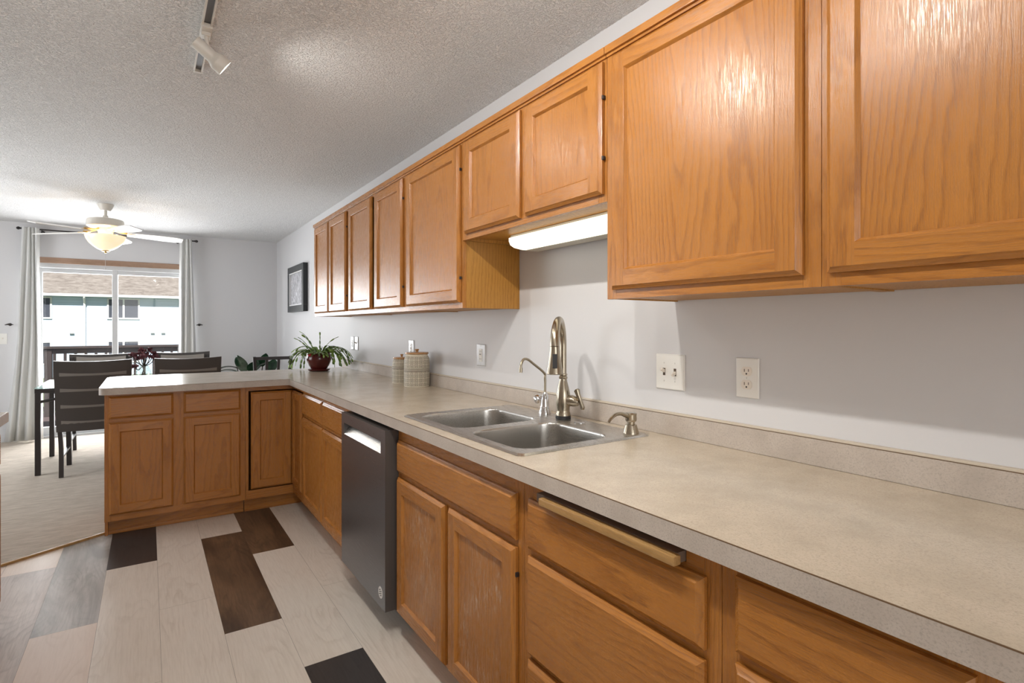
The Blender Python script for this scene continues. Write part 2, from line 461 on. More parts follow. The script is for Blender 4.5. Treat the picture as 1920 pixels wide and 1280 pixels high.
# floor: vinyl planks on a dark base
b = new(); box(b, XL - .12, XW + .12, YB - .12, YF + .14, -.10, -.002, mi=0)
pid = b.faces.layers.float.new('plank_id') if False else None
X0 = .042; PW = .2235; PL = 1.2195
special = {}
def col_off(k):
    return {-3: 3.756, -2: 2.955, -1: 3.558, 0: 2.93, 1: 3.766, 2: 3.354, 3: 2.75}.get(k, (k * .437) % PL + 2)
kinds = {}
ids = []
bm = b
cols = ['W', 'B', 'K', 'G', 'T', 'R']
def kind_of(k, n):
    # n: index of plank counted from its column seam; 0 = the plank just beyond the seam (greater Y)
    t = {(-1, 0): 'K', (-2, 0): 'G', (-2, -1): 'T', (-2, -2): 'G', (-3, 0): 'T', (-3, -1): 'R', (-3, -2): 'K', (1, -1): 'B', (2, 0): 'B', (2, -2): 'K'}
    if (k, n) in t: return t[(k, n)]
    if k <= -4: return 'TRGW'[(k * 3 + n * 5) % 4]
    return 'W'
idlist = []
for k in range(-12, 7):
    xa = X0 + PW * k; xb = xa + PW
    if xa > 1.47 or xb < XL: continue
    off = col_off(k)
    for n in range(-6, 3):
        ya = off + PL * n; yb = ya + PL
        if yb < YB or ya > 4.6: continue
        g = .0005
        x0, x1, y0, y1 = max(xa + g, XL), min(xb - g, XW), max(ya + g, YB), min(yb - g, 4.6)
        if x1 - x0 < .01 or y1 - y0 < .01: continue
        quad(bm, [(x0, y0, 0), (x1, y0, 0), (x1, y1, 0), (x0, y1, 0)], 1 + cols.index(kind_of(k, n)))
        idlist.append(((k * 7 + n * 3) % 23) + .37 * k)
bm.faces.ensure_lookup_table()
nf = len(bm.faces); nb = nf - len(idlist)
me = bpy.data.meshes.new('floor'); bm.to_mesh(me); bm.free()
for m in [mat('floor_base', (.22, .19, .16), .8)] + [PLK[c] for c in cols]: me.materials.append(m)
a = me.attributes.new('plank_id', 'FLOAT', 'FACE')
for i in range(nf): a.data[i].value = 0 if i < nb else idlist[i - nb]
fl = bpy.data.objects.new('floor', me); COL.objects.link(fl)
fl['kind'] = 'structure'; fl['label'] = 'vinyl plank floor mixing whitewashed, walnut, charcoal and grey boards'
# carpet and its wooden edge strip
ca, cb = (-.221, 4.195), (-.642, 3.945)
sl = (cb[1] - ca[1]) / (cb[0] - ca[0]); yl = ca[1] + sl * (XL - ca[0])
b = new(); prism(b, [(ca[0], ca[1]), (ca[0], 4.72), (XW, 4.72), (XW, YF), (XL, YF), (XL, yl)], -.0015, .012)
o = struct('carpet', b, M_carpet, 'beige looped carpet of the dining area beyond the peninsula')
b = new(); beam(b, (ca[0] + .002, ca[1] - .008, .005), (XL, yl - .008, .005), .018, .016, up=(0, 0, 1), bev=.004)
struct('trim_1', b, M_strip, 'thin wooden strip along the carpet edge', smooth=35)
b = new(); box(b, DX1 + .01, XW - .001, YF - .014, YF - .0005, .012, .095, .004)
struct('baseboard_far', b, M_trimwhite, 'white baseboard on the far wall', smooth=35)

# made-up windows behind the camera and on the left, unseen, for fill light
def added_window(name, lo, hi, axis):
    bf = new(); (x0, y0, z0), (x1, y1, z1) = lo, hi
    t = .05
    if axis == 'x':
        for q in ((x0, x1, y0, y1, z0, z0 + t), (x0, x1, y0, y1, z1 - t, z1), (x0, x0 + t, y0, y1, z0 + t, z1 - t), (x1 - t, x1, y0, y1, z0 + t, z1 - t), ((x0 + x1) / 2 - t / 2, (x0 + x1) / 2 + t / 2, y0, y1, z0 + t, z1 - t)): box(bf, *q)
    else:
        for q in ((x0, x1, y0, y1, z0, z0 + t), (x0, x1, y0, y1, z1 - t, z1), (x0, x1, y0, y0 + t, z0 + t, z1 - t), (x0, x1, y1 - t, y1, z0 + t, z1 - t), (x0, x1, (y0 + y1) / 2 - t / 2, (y0 + y1) / 2 + t / 2, z0 + t, z1 - t)): box(bf, *q)
    struct(name, bf, M_trimwhite, 'made-up white framed window outside the picture')
added_window('added_window_1', (-.8, YB - .09, .7), (1.1, YB - .03, 2.2), 'x')
added_window('added_window_2', (XL - .09, 4.5, .6), (XL - .03, 6.7, 2.1), 'y')

# sliding patio door
b = new(); y0, y1 = YF + .02, YF + .12
box(b, DX0, DX1, y0, y1, DZ - .045, DZ); box(b, DX0, DX0 + .035, y0, y1, 0, DZ - .045); box(b, DX1 - .035, DX1, y0, y1, 0, DZ - .045); box(b, DX0, DX1, y0, y1, -.002, .035)
door = struct('door_1', b, M_trimwhite, 'white framed sliding patio door between the curtains')
def sash(x0, x1, y, top):
    bs = new(); s = .055
    box(bs, x0, x0 + s, y, y + .035, .036, top, .004); box(bs, x1 - s, x1, y, y + .035, .036, top, .004)
    box(bs, x0 + s, x1 - s, y, y + .035, top - .05, top, .004); box(bs, x0 + s, x1 - s, y, y + .035, .036, .13, .004)
    sh = obj('sash', bs, M_trimwhite, door)
    bg = new(); box(bg, x0 + s, x1 - s, y + .015, y + .019, .13, top - .05); obj('pane', bg, M_glass, sh, smooth=0)
sash(DX0 + .036, -.300, YF + .075, 1.953); sash(-.357, DX1 - .036, YF + .035, 1.953)
b = new(); box(b, DX0 - .03, DX1 + .02, YF - .018, YF - .0005, DZ + .001, DZ + .066, .004)
struct('trim_2', b, M_trimwood, 'brown wooden head casing above the patio door', smooth=35)

# ------------------------------------------------------------------ outside
b = new(); box(b, -4.2, 3.2, YF + .15, 11.0, -.12, -.05)
struct('deck', b, M_decking, 'dark wooden deck outside the patio door')
b = new(); box(b, -60, 60, YF + .2, 120, -2.1, -1.9)
struct('lawn', b, M_grass, 'green lawn between the deck and the neighbouring house')
r = thing('deck_railing', 'dark brown wooden railing along the outer edge of the deck', 'railing', (0, 10.5, -.05))
b = new(); box(b, -4.1, 3.1, -.07, .07, 1.0, 1.035, .004); box(b, -4.1, 3.1, -.02, .02, .925, .999, .003); obj('top_rail', b, M_rail, r)
b = new(); box(b, -4.1, 3.1, -.02, .02, .08, .15, .003); obj('bottom_rail', b, M_rail, r)
for i, x in enumerate([-2.9, -1.225, .45, 2.1]):
    b = new(); box(b, x - .045, x + .045, -.045, .045, .002, .999, .003); obj('post', b, M_rail, r)
for i in range(46):
    x = -3.0 + .123 * i
    if min(abs(x - p) for p in (-2.9, -1.225, .45, 2.1)) < .07: continue
    b = new(); box(b, x - .017, x + .017, -.0175, .0175, .15, .93); obj('baluster', b, M_rail, r, smooth=0)

h = thing('neighbor_house', 'pale sided house with a tan shingle roof seen through the patio door', 'house', (0, 44, -1.9))
b = new(); box(b, -22, 20, 0, 12, 0, 5.35); obj('wall', b, M_siding, h, smooth=0)
b = new()
quad(b, [(-23, -.26, 5.24), (21, -.26, 5.24), (21, 6, 8.5), (-23, 6, 8.5)]); quad(b, [(-23, 12.6, 5.22), (21, 12.6, 5.22), (21, 6, 8.5), (-23, 6, 8.5)])
ro = obj('roof', b, M_shingle, h, smooth=0); sm = ro.modifiers.new('thick', 'SOLIDIFY'); sm.thickness = .12
b = new(); box(b, -23, 21, -.25, 0, 5.12, 5.16); obj('soffit', b, M_gutter, h, smooth=0)
b = new(); box(b, -23, 21, -.40, -.27, 5.08, 5.24, .02); obj('gutter', b, M_gutter, h)
b = new(); tube(b, [(-3.36, -.33, 5.07), (-3.36, -.32, 4.98), (-3.36, -.10, 4.75), (-3.36, -.07, 4.6), (-3.36, -.07, .2)], .065, 8); obj('downspout', b, M_gutter, h)
def hwin(x0, x1, z0, z1):
    bf = new(); t = .09
    for q in ((x0 - t, x1 + t, z0 - t, z0), (x0 - t, x1 + t, z1, z1 + t), (x0 - t, x0, z0, z1), (x1, x1 + t, z0, z1), ((x0 + x1) / 2 - .05, (x0 + x1) / 2 + .05, z0, z1)): box(bf, q[0], q[1], -.05, -.001, q[2], q[3])
    w_ = obj('window', bf, M_gutter, h, smooth=0)
    bp = new(); box(bp, x0, x1, -.02, -.001, z0, z1); obj('pane', bp, M_winpane, w_, smooth=0)
hwin(-2.12, -.55, 3.75, 4.95); hwin(-6.6, -5.05, 3.75, 4.95); hwin(-2.12, -.55, .9, 2.18); hwin(-6.6, -5.05, .9, 2.18); hwin(4.0, 5.5, 3.75, 4.95)
for x in (-4.1, .15, .75):
    b = new(); box(b, x, x + .22, -.09, -.001, 2.72, 2.79); obj('wall_vent', b, mat('vent_grey', (.25, .26, .27), .5), h, smooth=0)

# ------------------------------------------------------------------ cabinets
class Run:
    """local frame: u along the run, d outward from the face frame, z up; root at (origin)"""
    def __init__(s, kind): s.kind = kind
    def p(s, u, d, z): return (-d, u, z) if s.kind == 'run' else ((u, -d, z) if s.kind == 'pen' else (d, u, z))
    @property
    def oh(s): return OAK[1] if s.kind in ('run', 'left') else OAK[0]
    def box(s, bm, u0, u1, d0, d1, z0, z1, bev=0, mi=0):
        a = s.p(u0, d0, z0); c = s.p(u1, d1, z1)
        box(bm, min(a[0], c[0]), max(a[0], c[0]), min(a[1], c[1]), max(a[1], c[1]), z0, z1, bev, mi)
def ring(R, bm, u0, u1, z0, z1, p, q, mv, mh):
    """mitre ring between profile p=(inset,d) and q"""
    def rect(i, d): return [R.p(u0 + i, d, z0 + i), R.p(u1 - i, d, z0 + i), R.p(u1 - i, d, z1 - i), R.p(u0 + i, d, z1 - i)]
    A, B = rect(*p), rect(*q)
    for k, mi in ((0, mh), (1, mv), (2, mh), (3, mv)):
        j = (k + 1) % 4; quad(bm, [A[k], A[j], B[j], B[k]], mi)
def door_part(R, root, u0, u1, z0, z1, name='door', sw=.056, hinges=(), T=.020, hinge_side=1):
    bm = new()
    prof = [(0, .0012), (0, T * .50), (.003, T * .62), (.0085, T * .86), (.011, T)]
    for p, q in zip(prof, prof[1:]): ring(R, bm, u0, u1, z0, z1, p, q, 0, 1)
    i = .011
    a0, a1, c0, c1 = u0 + i, u1 - i, z0 + i, z1 - i; s0, s1, t0, t1 = u0 + sw, u1 - sw, z0 + sw, z1 - sw
    for q, mi in (((a0, s0, c0, c1), 0), ((s1, a1, c0, c1), 0), ((s0, s1, c0, t0), 1), ((s0, s1, t1, c1), 1)):
        quad(bm, [R.p(q[0], T, q[2]), R.p(q[1], T, q[2]), R.p(q[1], T, q[3]), R.p(q[0], T, q[3])], mi)
    pr = [(sw, T), (sw + .0015, T * .93), (sw + .006, T * .60), (sw + .0075, T * .50)]
    for p, q in zip(pr, pr[1:]): ring(R, bm, u0, u1, z0, z1, p, q, 0, 1)
    quad(bm, [R.p(u0, .0012, z0), R.p(u1, .0012, z0), R.p(u1, .0012, z1), R.p(u0, .0012, z1)], 0)
    d = obj(name, bm, [OAK[2], R.oh], root, smooth=50)
    bm = new(); k = sw + .0070
    R.box(bm, u0 + k, u1 - k, .003, T * .52, z0 + k, z1 - k)
    obj('panel', bm, OAK[2], d, smooth=0)
    for z in hinges:
        bm = new(); u = u1 + .003 if hinge_side > 0 else u0 - .003
        R.box(bm, u - .003, u + .004, .002, .012, z - .006, z + .006, .001); obj('hinge', bm, M_bronze, d)
    return d
def drawer_part(R, root, u0, u1, z0, z1, T=.020):
    bm = new()
    prof = [(0, .0012), (0, T * .48), (.004, T * .62), (.010, T * .88), (.013, T)]
    for p, q in zip(prof, prof[1:]): ring(R, bm, u0, u1, z0, z1, p, q, 0, 0)
    i = .013
    quad(bm, [R.p(u0 + i, T, z0 + i), R.p(u1 - i, T, z0 + i), R.p(u1 - i, T, z1 - i), R.p(u0 + i, T, z1 - i)])
    quad(bm, [R.p(u0, .0012, z0), R.p(u1, .0012, z0), R.p(u1, .0012, z1), R.p(u0, .0012, z1)])
    return obj('drawer_front', bm, R.oh, root, smooth=50)
def face_frame(R, root, stiles, rails, t=.019):
    bm = new()
    for k, (u0, u1, z0, z1) in enumerate(stiles): R.box(bm, u0, u1, -t, 0 if k < 2 else .0004, z0, z1, .0008, 0)
    for u0, u1, z0, z1 in rails: R.box(bm, u0, u1, -t, 0, z0, z1, .0008, 1)
    return obj('face_frame', bm, [OAK[2], R.oh], root)
def carcass(R, root, w, depth, z0, z1, top=True, inset=.001):
    bm = new(); a = .0195
    R.box(bm, inset, .016, -depth, -a, z0, z1); R.box(bm, w - .016, w - inset, -depth, -a, z0, z1)
    R.box(bm, .016, w - .016, -depth, -a, z0 + .004, z0 + .02); R.box(bm, .016, w - .016, -depth, -depth + .008, z0 + .02, z1)
    if top: R.box(bm, .016, w - .016, -depth + .008, -a, z1 - .018, z1)
    return obj('carcass', bm, oak_side, root, smooth=0)
def kick(R, root, w, back=.075, z=.1, m=None):
    bm = new(); R.box(bm, .0005, w - .0005, -back - .015, -back, .0005, z - .0005)
    return obj('toe_kick', bm, m or R.oh, root, smooth=0)
RUN, PEN, LEFT = Run('run'), Run('pen'), Run('left')
XBF = .862    # base face frame plane (right run)
XUF = 1.168   # upper face frame plane
g_base, g_wall = 'oak base cabinets along the right counter', 'oak wall cabinets above the right counter'
TOPB = CT - .042

# --- upper cabinets
def upper(name_label, y0, y1, z0, doors, zd0, zd1=2.094, stiles=None, hinges=True):
    root = thing('wall_cabinet', name_label, 'cabinet', (XUF, y0, 0), g_wall)
    w = y1 - y0; Z1 = 2.132
    st = [(0, .038, z0, Z1), (w - .038, w, z0, Z1)] + [(a - y0, c - y0, z0 + .038, Z1 - .045) for a, c in (stiles or [])]
    ra = [(.038, w - .038, z0, z0 + .038), (.038, w - .038, Z1 - .045, Z1)]
    face_frame(RUN, root, st, ra)
    bm = new(); dp = XW - XUF - .0015; a = .0195
    RUN.box(bm, .0008, .014, -dp, -a, z0 + .0005, Z1 - .002); RUN.box(bm, w - .014, w - .0008, -dp, -a, z0 + .0005, Z1 - .002)
    zb_ = z0 + (.014 if z0 > 1.5 else .004); RUN.box(bm, .014, w - .014, -dp, -a, zb_, zb_ + .012); RUN.box(bm, .014, w - .014, -dp, -a, Z1 - .016, Z1 - .002)
    RUN.box(bm, .014, w - .014, -dp, -dp + .006, zb_ + .012, Z1 - .016)
    obj('carcass', bm, oak_side, root, smooth=0)
    bm = new(); RUN.box(bm, 0.0003, w - .0003, .0003, .014, Z1 - .022, Z1 + .002, .003); RUN.box(bm, .0003, w - .0003, .0003, .006, Z1 - .03, Z1 - .0222, .001)
    obj('top_molding', bm, OAK[1], root)
    for a, c, hs in doors:
        hz = (zd0 + .11, zd1 - .11) if hs else ()
        door_part(RUN, root, a - y0, c - y0, zd0, zd1, hinges=hz, hinge_side=hs or 1)
    return root
upper('two-door oak wall cabinet at the far end, beside the black framed picture', 3.786, 4.735, 1.364, [(4.270, 4.682, 1), (3.826, 4.238, -1)], 1.389)
upper('two-door oak wall cabinet second from the far end, above the potted cactus', 2.776, 3.785, 1.364, [(3.303, 3.753, 1), (2.808, 3.240, -1)], 1.389)
upper('single-door tall oak wall cabinet left of the under-cabinet light', 2.140, 2.775, 1.364, [(2.150, 2.743, -1)], 1.389)
upper('short two-door oak wall cabinet above the sink', 1.2205, 2.139, 1.664, [(1.678, 2.103, 1), (1.232, 1.640, -1)], 1.688, stiles=[(1.64, 1.678)])
upper('large single-door oak wall cabinet right of the under-cabinet light', .5835, 1.2195, 1.364, [(.618, 1.190, 0)], 1.391)
upper('oak wall cabinet nearest the camera with swirling cathedral grain', -.34, .5825, 1.364, [(.168, .567, 0), (-.30, .125, 0)], 1.391)

# --- base cabinets, right run
def base(label, y0, y1, x=XBF, depth=None, R=RUN, name='base_cabinet', group=g_base, kickm=None):
    loc = (x, y0, 0)
    root = thing(name, label, 'cabinet', loc, group)
    return root
depth = XW - XBF - .003
# sink base
y0, y1 = 1.2255, 2.130; root = base('wide oak sink base cabinet with two worn doors right of the dishwasher', y0, y1); wd = y1 - y0
face_frame(RUN, root, [(0, .045, .1, TOPB), (wd - .03, wd, .1, TOPB), (.415, .470, .138, .66)], [(.045, wd - .03, .1, .138), (.045, wd - .03, .64, .70), (.045, wd - .03, .80, TOPB)])
carcass(RUN, root, wd, depth, .1, TOPB, top=False); kick(RUN, root, wd, .07)
def worn(o):
    """faded, whitened streaks worn into a door panel"""
    m = oak('oak_worn', 2); t = NT(m); v = t.obj(False)
    vs = t.vm('MULTIPLY', v, (1, 1, .16)); n1 = t.noise(vs, 150, 4, .75)
    sx = t.n('ShaderNodeSeparateXYZ'); t.l(v, sx.inputs[0])
    n2 = t.noise(v, 7, 3)
    k = t.math('MULTIPLY', t.ramp(n1, [(.50, (0, 0, 0)), (.66, (1, 1, 1))]), t.ramp(n2, [(.38, (0, 0, 0)), (.62, (1, 1, 1))]))
    src = t.b.inputs['Base Color'].links[0].from_socket
    t.l(t.mix(t.math('MULTIPLY', k, .75), src, (.62, .47, .36)), t.b.inputs['Base Color'])
    for c in o.children:
        if c.name.startswith('panel'): c.data.materials[0] = m
drawer_part(RUN, root, .028, wd - .018, .685, .816)
d1 = door_part(RUN, root, .462, wd - .018, .112, .664); d2 = door_part(RUN, root, .028, .432, .112, .664, hinges=(.59, .2), hinge_side=-1)
worn(d1); worn(d2)
# drawer stack
y0, y1 = .6055, 1.2245; root = base('oak drawer stack cabinet with a pull-out breadboard slot', y0, y1); wd = y1 - y0
face_frame(RUN, root, [(0, .04, .1, TOPB), (wd - .04, wd, .1, TOPB)], [(.04, wd - .04, .1, .138), (.04, wd - .04, .37, .42), (.04, wd - .04, .65, .70), (.04, .078, .80, TOPB), (.532, wd - .04, .80, TOPB), (.078, .532, .80, .8275), (.078, .532, .8515, TOPB)])
carcass(RUN, root, wd, depth, .1, TOPB, top=False); kick(RUN, root, wd, .07)
drawer_part(RUN, root, .030, wd - .030, .683, .818); drawer_part(RUN, root, .030, wd - .030, .401, .664); drawer_part(RUN, root, .030, wd - .030, .125, .386)
bb = thing('breadboard', 'pull-out wooden breadboard with grooved handle bar under the counter edge', 'breadboard', (XBF, .6055, 0))
b = new(); RUN.box(b, .0795, .5305, -.40, .024, .8290, .8500, .001); obj('board', b, M_boardtop, bb)
b = new(); RUN.box(b, .070, .495, .0245, .046, .831, .8500, .004); obj('handle_bar', b, M_board, bb)
# near cabinet
y0, y1 = -.34, .6045; root = base('oak base cabinet nearest the camera with drawer above doors', y0, y1); wd = y1 - y0
face_frame(RUN, root, [(0, .04, .1, TOPB), (wd - .03, wd, .1, TOPB), (.465, .615, .138, TOPB - .02)], [(.04, wd - .03, .1, .138), (.04, wd - .03, .68, .73), (.04, wd - .03, .845, TOPB)])
carcass(RUN, root, wd, depth, .1, TOPB, top=False); kick(RUN, root, wd, .07)
drawer_part(RUN, root, .580, .912, .714, .846); door_part(RUN, root, .580, .912, .112, .694)
drawer_part(RUN, root, .03, .50, .714, .846); door_part(RUN, root, .03, .50, .112, .694)
# far run cabinet
y0, y1 = 2.7455, 3.775; root = base('oak base cabinet left of the dishwasher with two drawers above two doors', y0, y1); wd = y1 - y0
face_frame(RUN, root, [(0, .04, .1, TOPB), (wd - .03, wd, .1, TOPB), (.495, .555, .138, TOPB - .02)], [(.04, wd - .03, .1, .138), (.04, wd - .03, .66, .72), (.04, wd - .03, .83, TOPB)])
carcass(RUN, root, wd, depth, .1, TOPB, top=False); kick(RUN, root, wd, .07)
drawer_part(RUN, root, .540, wd - .020, .700, .838); drawer_part(RUN, root, .03, .508, .700, .838)
door_part(RUN, root, .535, wd - .018, .125, .682); door_part(RUN, root, .03, .512, .125, .682)
# corner unit (bi-fold, L shaped)
YPF = 4.085
root = thing('corner_cabinet', 'oak corner cabinet with bi-fold door where counter meets peninsula', 'cabinet', (XBF, YPF, 0))
bm = new()
for z0, z1 in ((.1, .160), (.840, TOPB)):
    box(bm, 0, .019, -.309, 0, z0, z1, .0008, 1); box(bm, -.310, .019, .0002, .019, z0, z1, .0008, 2)
box(bm, 0.0, .019, -.309, -.296, .16, .84, .0008, 0); box(bm, -.310, -.292, 0.0002, .019, .16, .84, .0008, 0)
obj('face_frame', bm, [OAK[2], OAK[1], OAK[0]], root)
bm = new(); box(bm, .08, .6125, -.308, .60, .1, .118); box(bm, -.309, .0795, .08, .60, .1, .118); box(bm, .6, .6125, -.308, .60, .119, TOPB); box(bm, -.309, .599, .59, .60, .119, TOPB)
box(bm, .02, .6, -.309, -.295, .119, TOPB); box(bm, -.309, -.295, .02, .589, .119, TOPB)
obj('carcass', bm, oak_side, root, smooth=0)
bm = new(); box(bm, .07, .085, -.309, .085, .0005, .0995); box(bm, -.309, .07, .07, .085, .0005, .0995); obj('toe_kick', bm, OAK[0], root, smooth=0)
dr = door_part(PEN, root, -.278, -.012, .170, .832); dr2 = None
class RunC(Run):
    def p(s, u, d, z): return (-d, u, z)
dr2 = door_part(RunC('run'), root, -.290, -.024, .170, .832)
# peninsula unit
root = thing('peninsula_cabinet', 'oak peninsula base cabinet with two drawers above two doors facing the kitchen', 'cabinet', (-.2185, YPF, 0)); wd = .5505 + .2185
PD = .60
face_frame(PEN, root, [(0, .03, .1, TOPB), (wd - .04, wd, .1, TOPB), (.345, .415, .138, TOPB - .02)], [(.03, wd - .04, .1, .138), (.03, wd - .04, .69, .73), (.03, wd - .04, .845, TOPB)])
bm = new(); a = .0195
PEN.box(bm, .001, .016, -PD, -a, .0125, TOPB); PEN.box(bm, wd - .016, wd - .001, -PD, -a, .1, TOPB); PEN.box(bm, .016, wd - .016, -PD, -a, .104, .12); PEN.box(bm, .016, wd - .016, -PD, -PD + .012, .0125, TOPB)
obj('carcass', bm, OAK[2], root, smooth=0)
bm = new(); PEN.box(bm, .0005, wd - .0005, -.098, -.083, .0135, .0995); PEN.box(bm, .0005, wd - .0005, -.082, -.074, .0005, .022, .003); obj('toe_kick', bm, OAK[0], root)
sx = 4.065 / 4.04
for a, c in ((-.197, .134), (.189, .517)):
    a = a * sx + .2185; c = c * sx + .2185
    drawer_part(PEN, root, a, c, .722, .858); door_part(PEN, root, a, c, .140, .700)
# left-hand unit at the picture's left edge
b_left = thing('base_cabinet', 'oak base cabinet cut off by the left edge of the picture', 'cabinet', (-.535, 2.25, 0)); wd = .88
face_frame(LEFT, b_left, [(0, .03, .1, TOPB), (wd - .03, wd, .1, TOPB), (.41, .47, .138, TOPB - .02)], [(.03, wd - .03, .1, .138), (.03, wd - .03, .66, .72), (.03, wd - .03, .83, TOPB)])
carcass(LEFT, b_left, wd, .58, .1, TOPB, top=False); kick(LEFT, b_left, wd, .07)
for a, c in ((.02, .425), (.455, .86)):
    drawer_part(LEFT, b_left, a, c, .690, .838); door_part(LEFT, b_left, a, c, .115, .668)
lc = thing('countertop', 'short laminate countertop at the left edge of the picture', 'countertop', (-.535, 2.25, 0))
b = new(); box(b, -.60, .034, -.01, .905, TOPB, CT, .003); obj('top_surface', b, M_lam, lc)
b = new(); box(b, .0342, .036, -.01, .905, TOPB, CT - .002); obj('edge_band', b, M_lam_shaded, lc, smooth=0)

# ------------------------------------------------------------------ countertop
XE = .8206; YP = 4.026; YE = 4.95
def arc(cx, cy, r, a0, a1, n=6): return [(cx + r * math.cos(math.radians(a0 + (a1 - a0) * k / n)), cy + r * math.sin(math.radians(a0 + (a1 - a0) * k / n))) for k in range(n + 1)]
def outline(o):
    """front outline offset outward by o, from the near end to the far wall end"""
    xl = -.243
    return [(XE - o, -.60), (XE - o, YP - o)] + arc(xl + .045, YP + .045, .045 + o, 270, 180) + arc(xl + .10, YE - .10, .10 + o, 180, 90)
front = outline(0)
poly = front + [(XW - .0005, YE), (XW - .0005, -.60)]
sink_hole = rrect(.885, 1.392, 1.275, 2.092, .03)
ct = thing('countertop', 'beige speckled laminate countertop running along the wall and over the peninsula', 'countertop', (0, 0, 0))
b = new()
l1 = holed(b, poly, [sink_hole], CT); l2 = holed(b, poly, [sink_hole], TOPB + .0005)
for A, B in zip(l1, l2):
    for i in range(len(A)):
        j = (i + 1) % len(A); b.faces.new((A[i], A[j], B[j], B[i]))
obj('top_surface', b, M_lam, ct, smooth=20)
def strip(o0, o1, z0, z1, line):
    bm = new(); A, B = line(o0), line(o1)
    R = [[bm.verts.new((p[0], p[1], z)) for p in L] for L, z in ((A, z0), (B, z0), (B, z1), (A, z1))]
    for k in range(4):
        r0, r1 = R[k], R[(k + 1) % 4]
        for i in range(len(A) - 1): bm.faces.new((r0[i], r0[i + 1], r1[i + 1], r1[i]))
    for e in (0, -1): bm.faces.new([r_[e] for r_ in R])
    return bm
def outline_end(o): return outline(o) + [(XW - .0005, YE + o)]
obj('edge_band', strip(.0002, .0018, TOPB, CT - .0022, outline_end), M_lam_shaded, ct, smooth=30)
obj('seam_line', strip(.0002, .0016, CT - .0021, CT - .0002, outline_end), M_seam, ct, smooth=30)
b = new(); box(b, 1.459, XW - .0005, -.60, YE, CT + .0005, .9845, .001); obj('backsplash', b, M_lam_shaded, ct, smooth=0)
b = new(); box(b, 1.4600, XW - .0005, -.60, YE, .9862, .9920, .001); obj('cap_strip', b, M_cap, ct, smooth=0)
b = new(); box(b, 1.4592, XW - .0005, -.60, YE, .9846, .9861); obj('splash_seam', b, M_seam, ct, smooth=0)

# ------------------------------------------------------------------ sink
sk = thing('kitchen_sink', 'double bowl stainless drop-in sink set in the counter', 'sink', (0, 0, CT))
b = new(); outer = rrect(.868, 1.408, 1.258, 2.108, .022); rim = rrect(.8765, 1.3995, 1.2665, 2.0995, .02)
bowls = [(.905, 1.278, 1.700, 2.050), (.905, 1.278, 1.300, 1.640)]
holes = [rrect(*q, .070) for q in bowls]
L = holed(b, rim, holes, .0055)
o_v = [b.verts.new((x, y, .0006)) for x, y in outer]
for i in range(len(o_v)):
    j = (i + 1) % len(o_v); b.faces.new((o_v[i], o_v[j], L[0][j], L[0][i]))
obj('deck', b, M_steel, sk, smooth=25)
for q in bowls:
    b = new(); prev = None
    for ins, z, r in ((0, .0055, .070), (.0025, .0035, .068), (.004, -.003, .067), (.005, -.03, .066), (.010, -.150, .064), (.016, -.172, .060), (.030, -.186, .052), (.060, -.192, .040)):
        lp = [b.verts.new((x, y, z)) for x, y in rrect(q[0] + ins, q[1] - ins, q[2] + ins, q[3] - ins, r)]
        if prev:
            for i in range(len(lp)):
                j = (i + 1) % len(lp); b.faces.new((prev[i], prev[j], lp[j], lp[i]))
        prev = lp
    b.faces.new(prev)
    bo = obj('bowl', b, M_steel, sk, smooth=60, recalc=True)
    b = new(); lathe(b, [(0, -.186), (.03, -.186), (.042, -.1885), (.045, -.191)], ((q[0] + q[1]) / 2 + .03, (q[2] + q[3]) / 2, 0), 24); obj('drain', b, M_chrome, bo)

# ------------------------------------------------------------------ faucets and sink fittings
ZD = CT + .0056
fx, fy = 1.360, 1.668
fa = thing('kitchen_faucet', 'tall brushed nickel gooseneck pull-down faucet behind the sink', 'faucet', (fx, fy, ZD))
b = new(); lathe(b, [(0, .0), (.030, 0), (.0305, .004), (.030, .012), (0, .012)]); obj('base_ring', b, M_black, fa)
b = new(); lathe(b, [(.029, .0122), (.0285, .020), (.0258, .026), (.0255, .034), (.0275, .055), (.0285, .075), (.0272, .098), (.0222, .122), (.0158, .146), (.0148, .155), (.0170, .158), (.0172, .163), (.0135, .167), (.0165, .171), (.0165, .175), (.0125, .178)]); obj('body', b, M_nickel, fa)
dv = Vector((-.756, -.676, 0)).normalized()
pts = [Vector((0, 0, .176)), Vector((0, 0, .24)), Vector((0, 0, .29))]
for k in range(1, 13):
    a = math.pi * k / 12; pts.append(dv * (.097 - .097 * math.cos(a)) + Vector((0, 0, .29 + .097 * math.sin(a))))
b = new(); tube(b, pts, [.0132] * 9 + [.0138, .0146, .0154, .0162, .0168, .0172], 18); obj('gooseneck', b, M_nickel, fa)
hd = dv * .194; tip = Vector((0, 0, -1))
b = new(); lathe(b, [(.0170, .290), (.0178, .288), (.0174, .284), (.0205, .255), (.0255, .222), (.0305, .198), (.0312, .193), (.0290, .190), (.0, .191)], tuple(hd)); sh = obj('spray_head', b, M_nickel, fa)
fd = Vector((-.631 * .9, -.775, 0)).normalized(); n_ = fd
b = new(); t = bmesh.new(); box(t, -.0085, .0085, -.004, .004, -.026, .026, .003)
ang = math.atan2(n_.y, n_.x) + math.pi / 2
merge(b, t, Matrix.Translation(hd + n_ * .0222 + Vector((0, 0, .238))) @ Matrix.Rotation(ang, 4, 'Z') @ Matrix.Rotation(-.16, 4, 'X')); obj('spray_button', b, M_black, sh)
hv = Vector((.45, -.89, 0)).normalized()
b = new(); tube(b, [hv * .018 + Vector((0, 0, .072)), hv * .036 + Vector((0, 0, .072)), hv * .052 + Vector((0, 0, .069)), hv * .066 + Vector((0, 0, .066))], [.0205, .0225, .0200, .0130], 18)
ho = obj('handle_hub', b, M_nickel, fa)
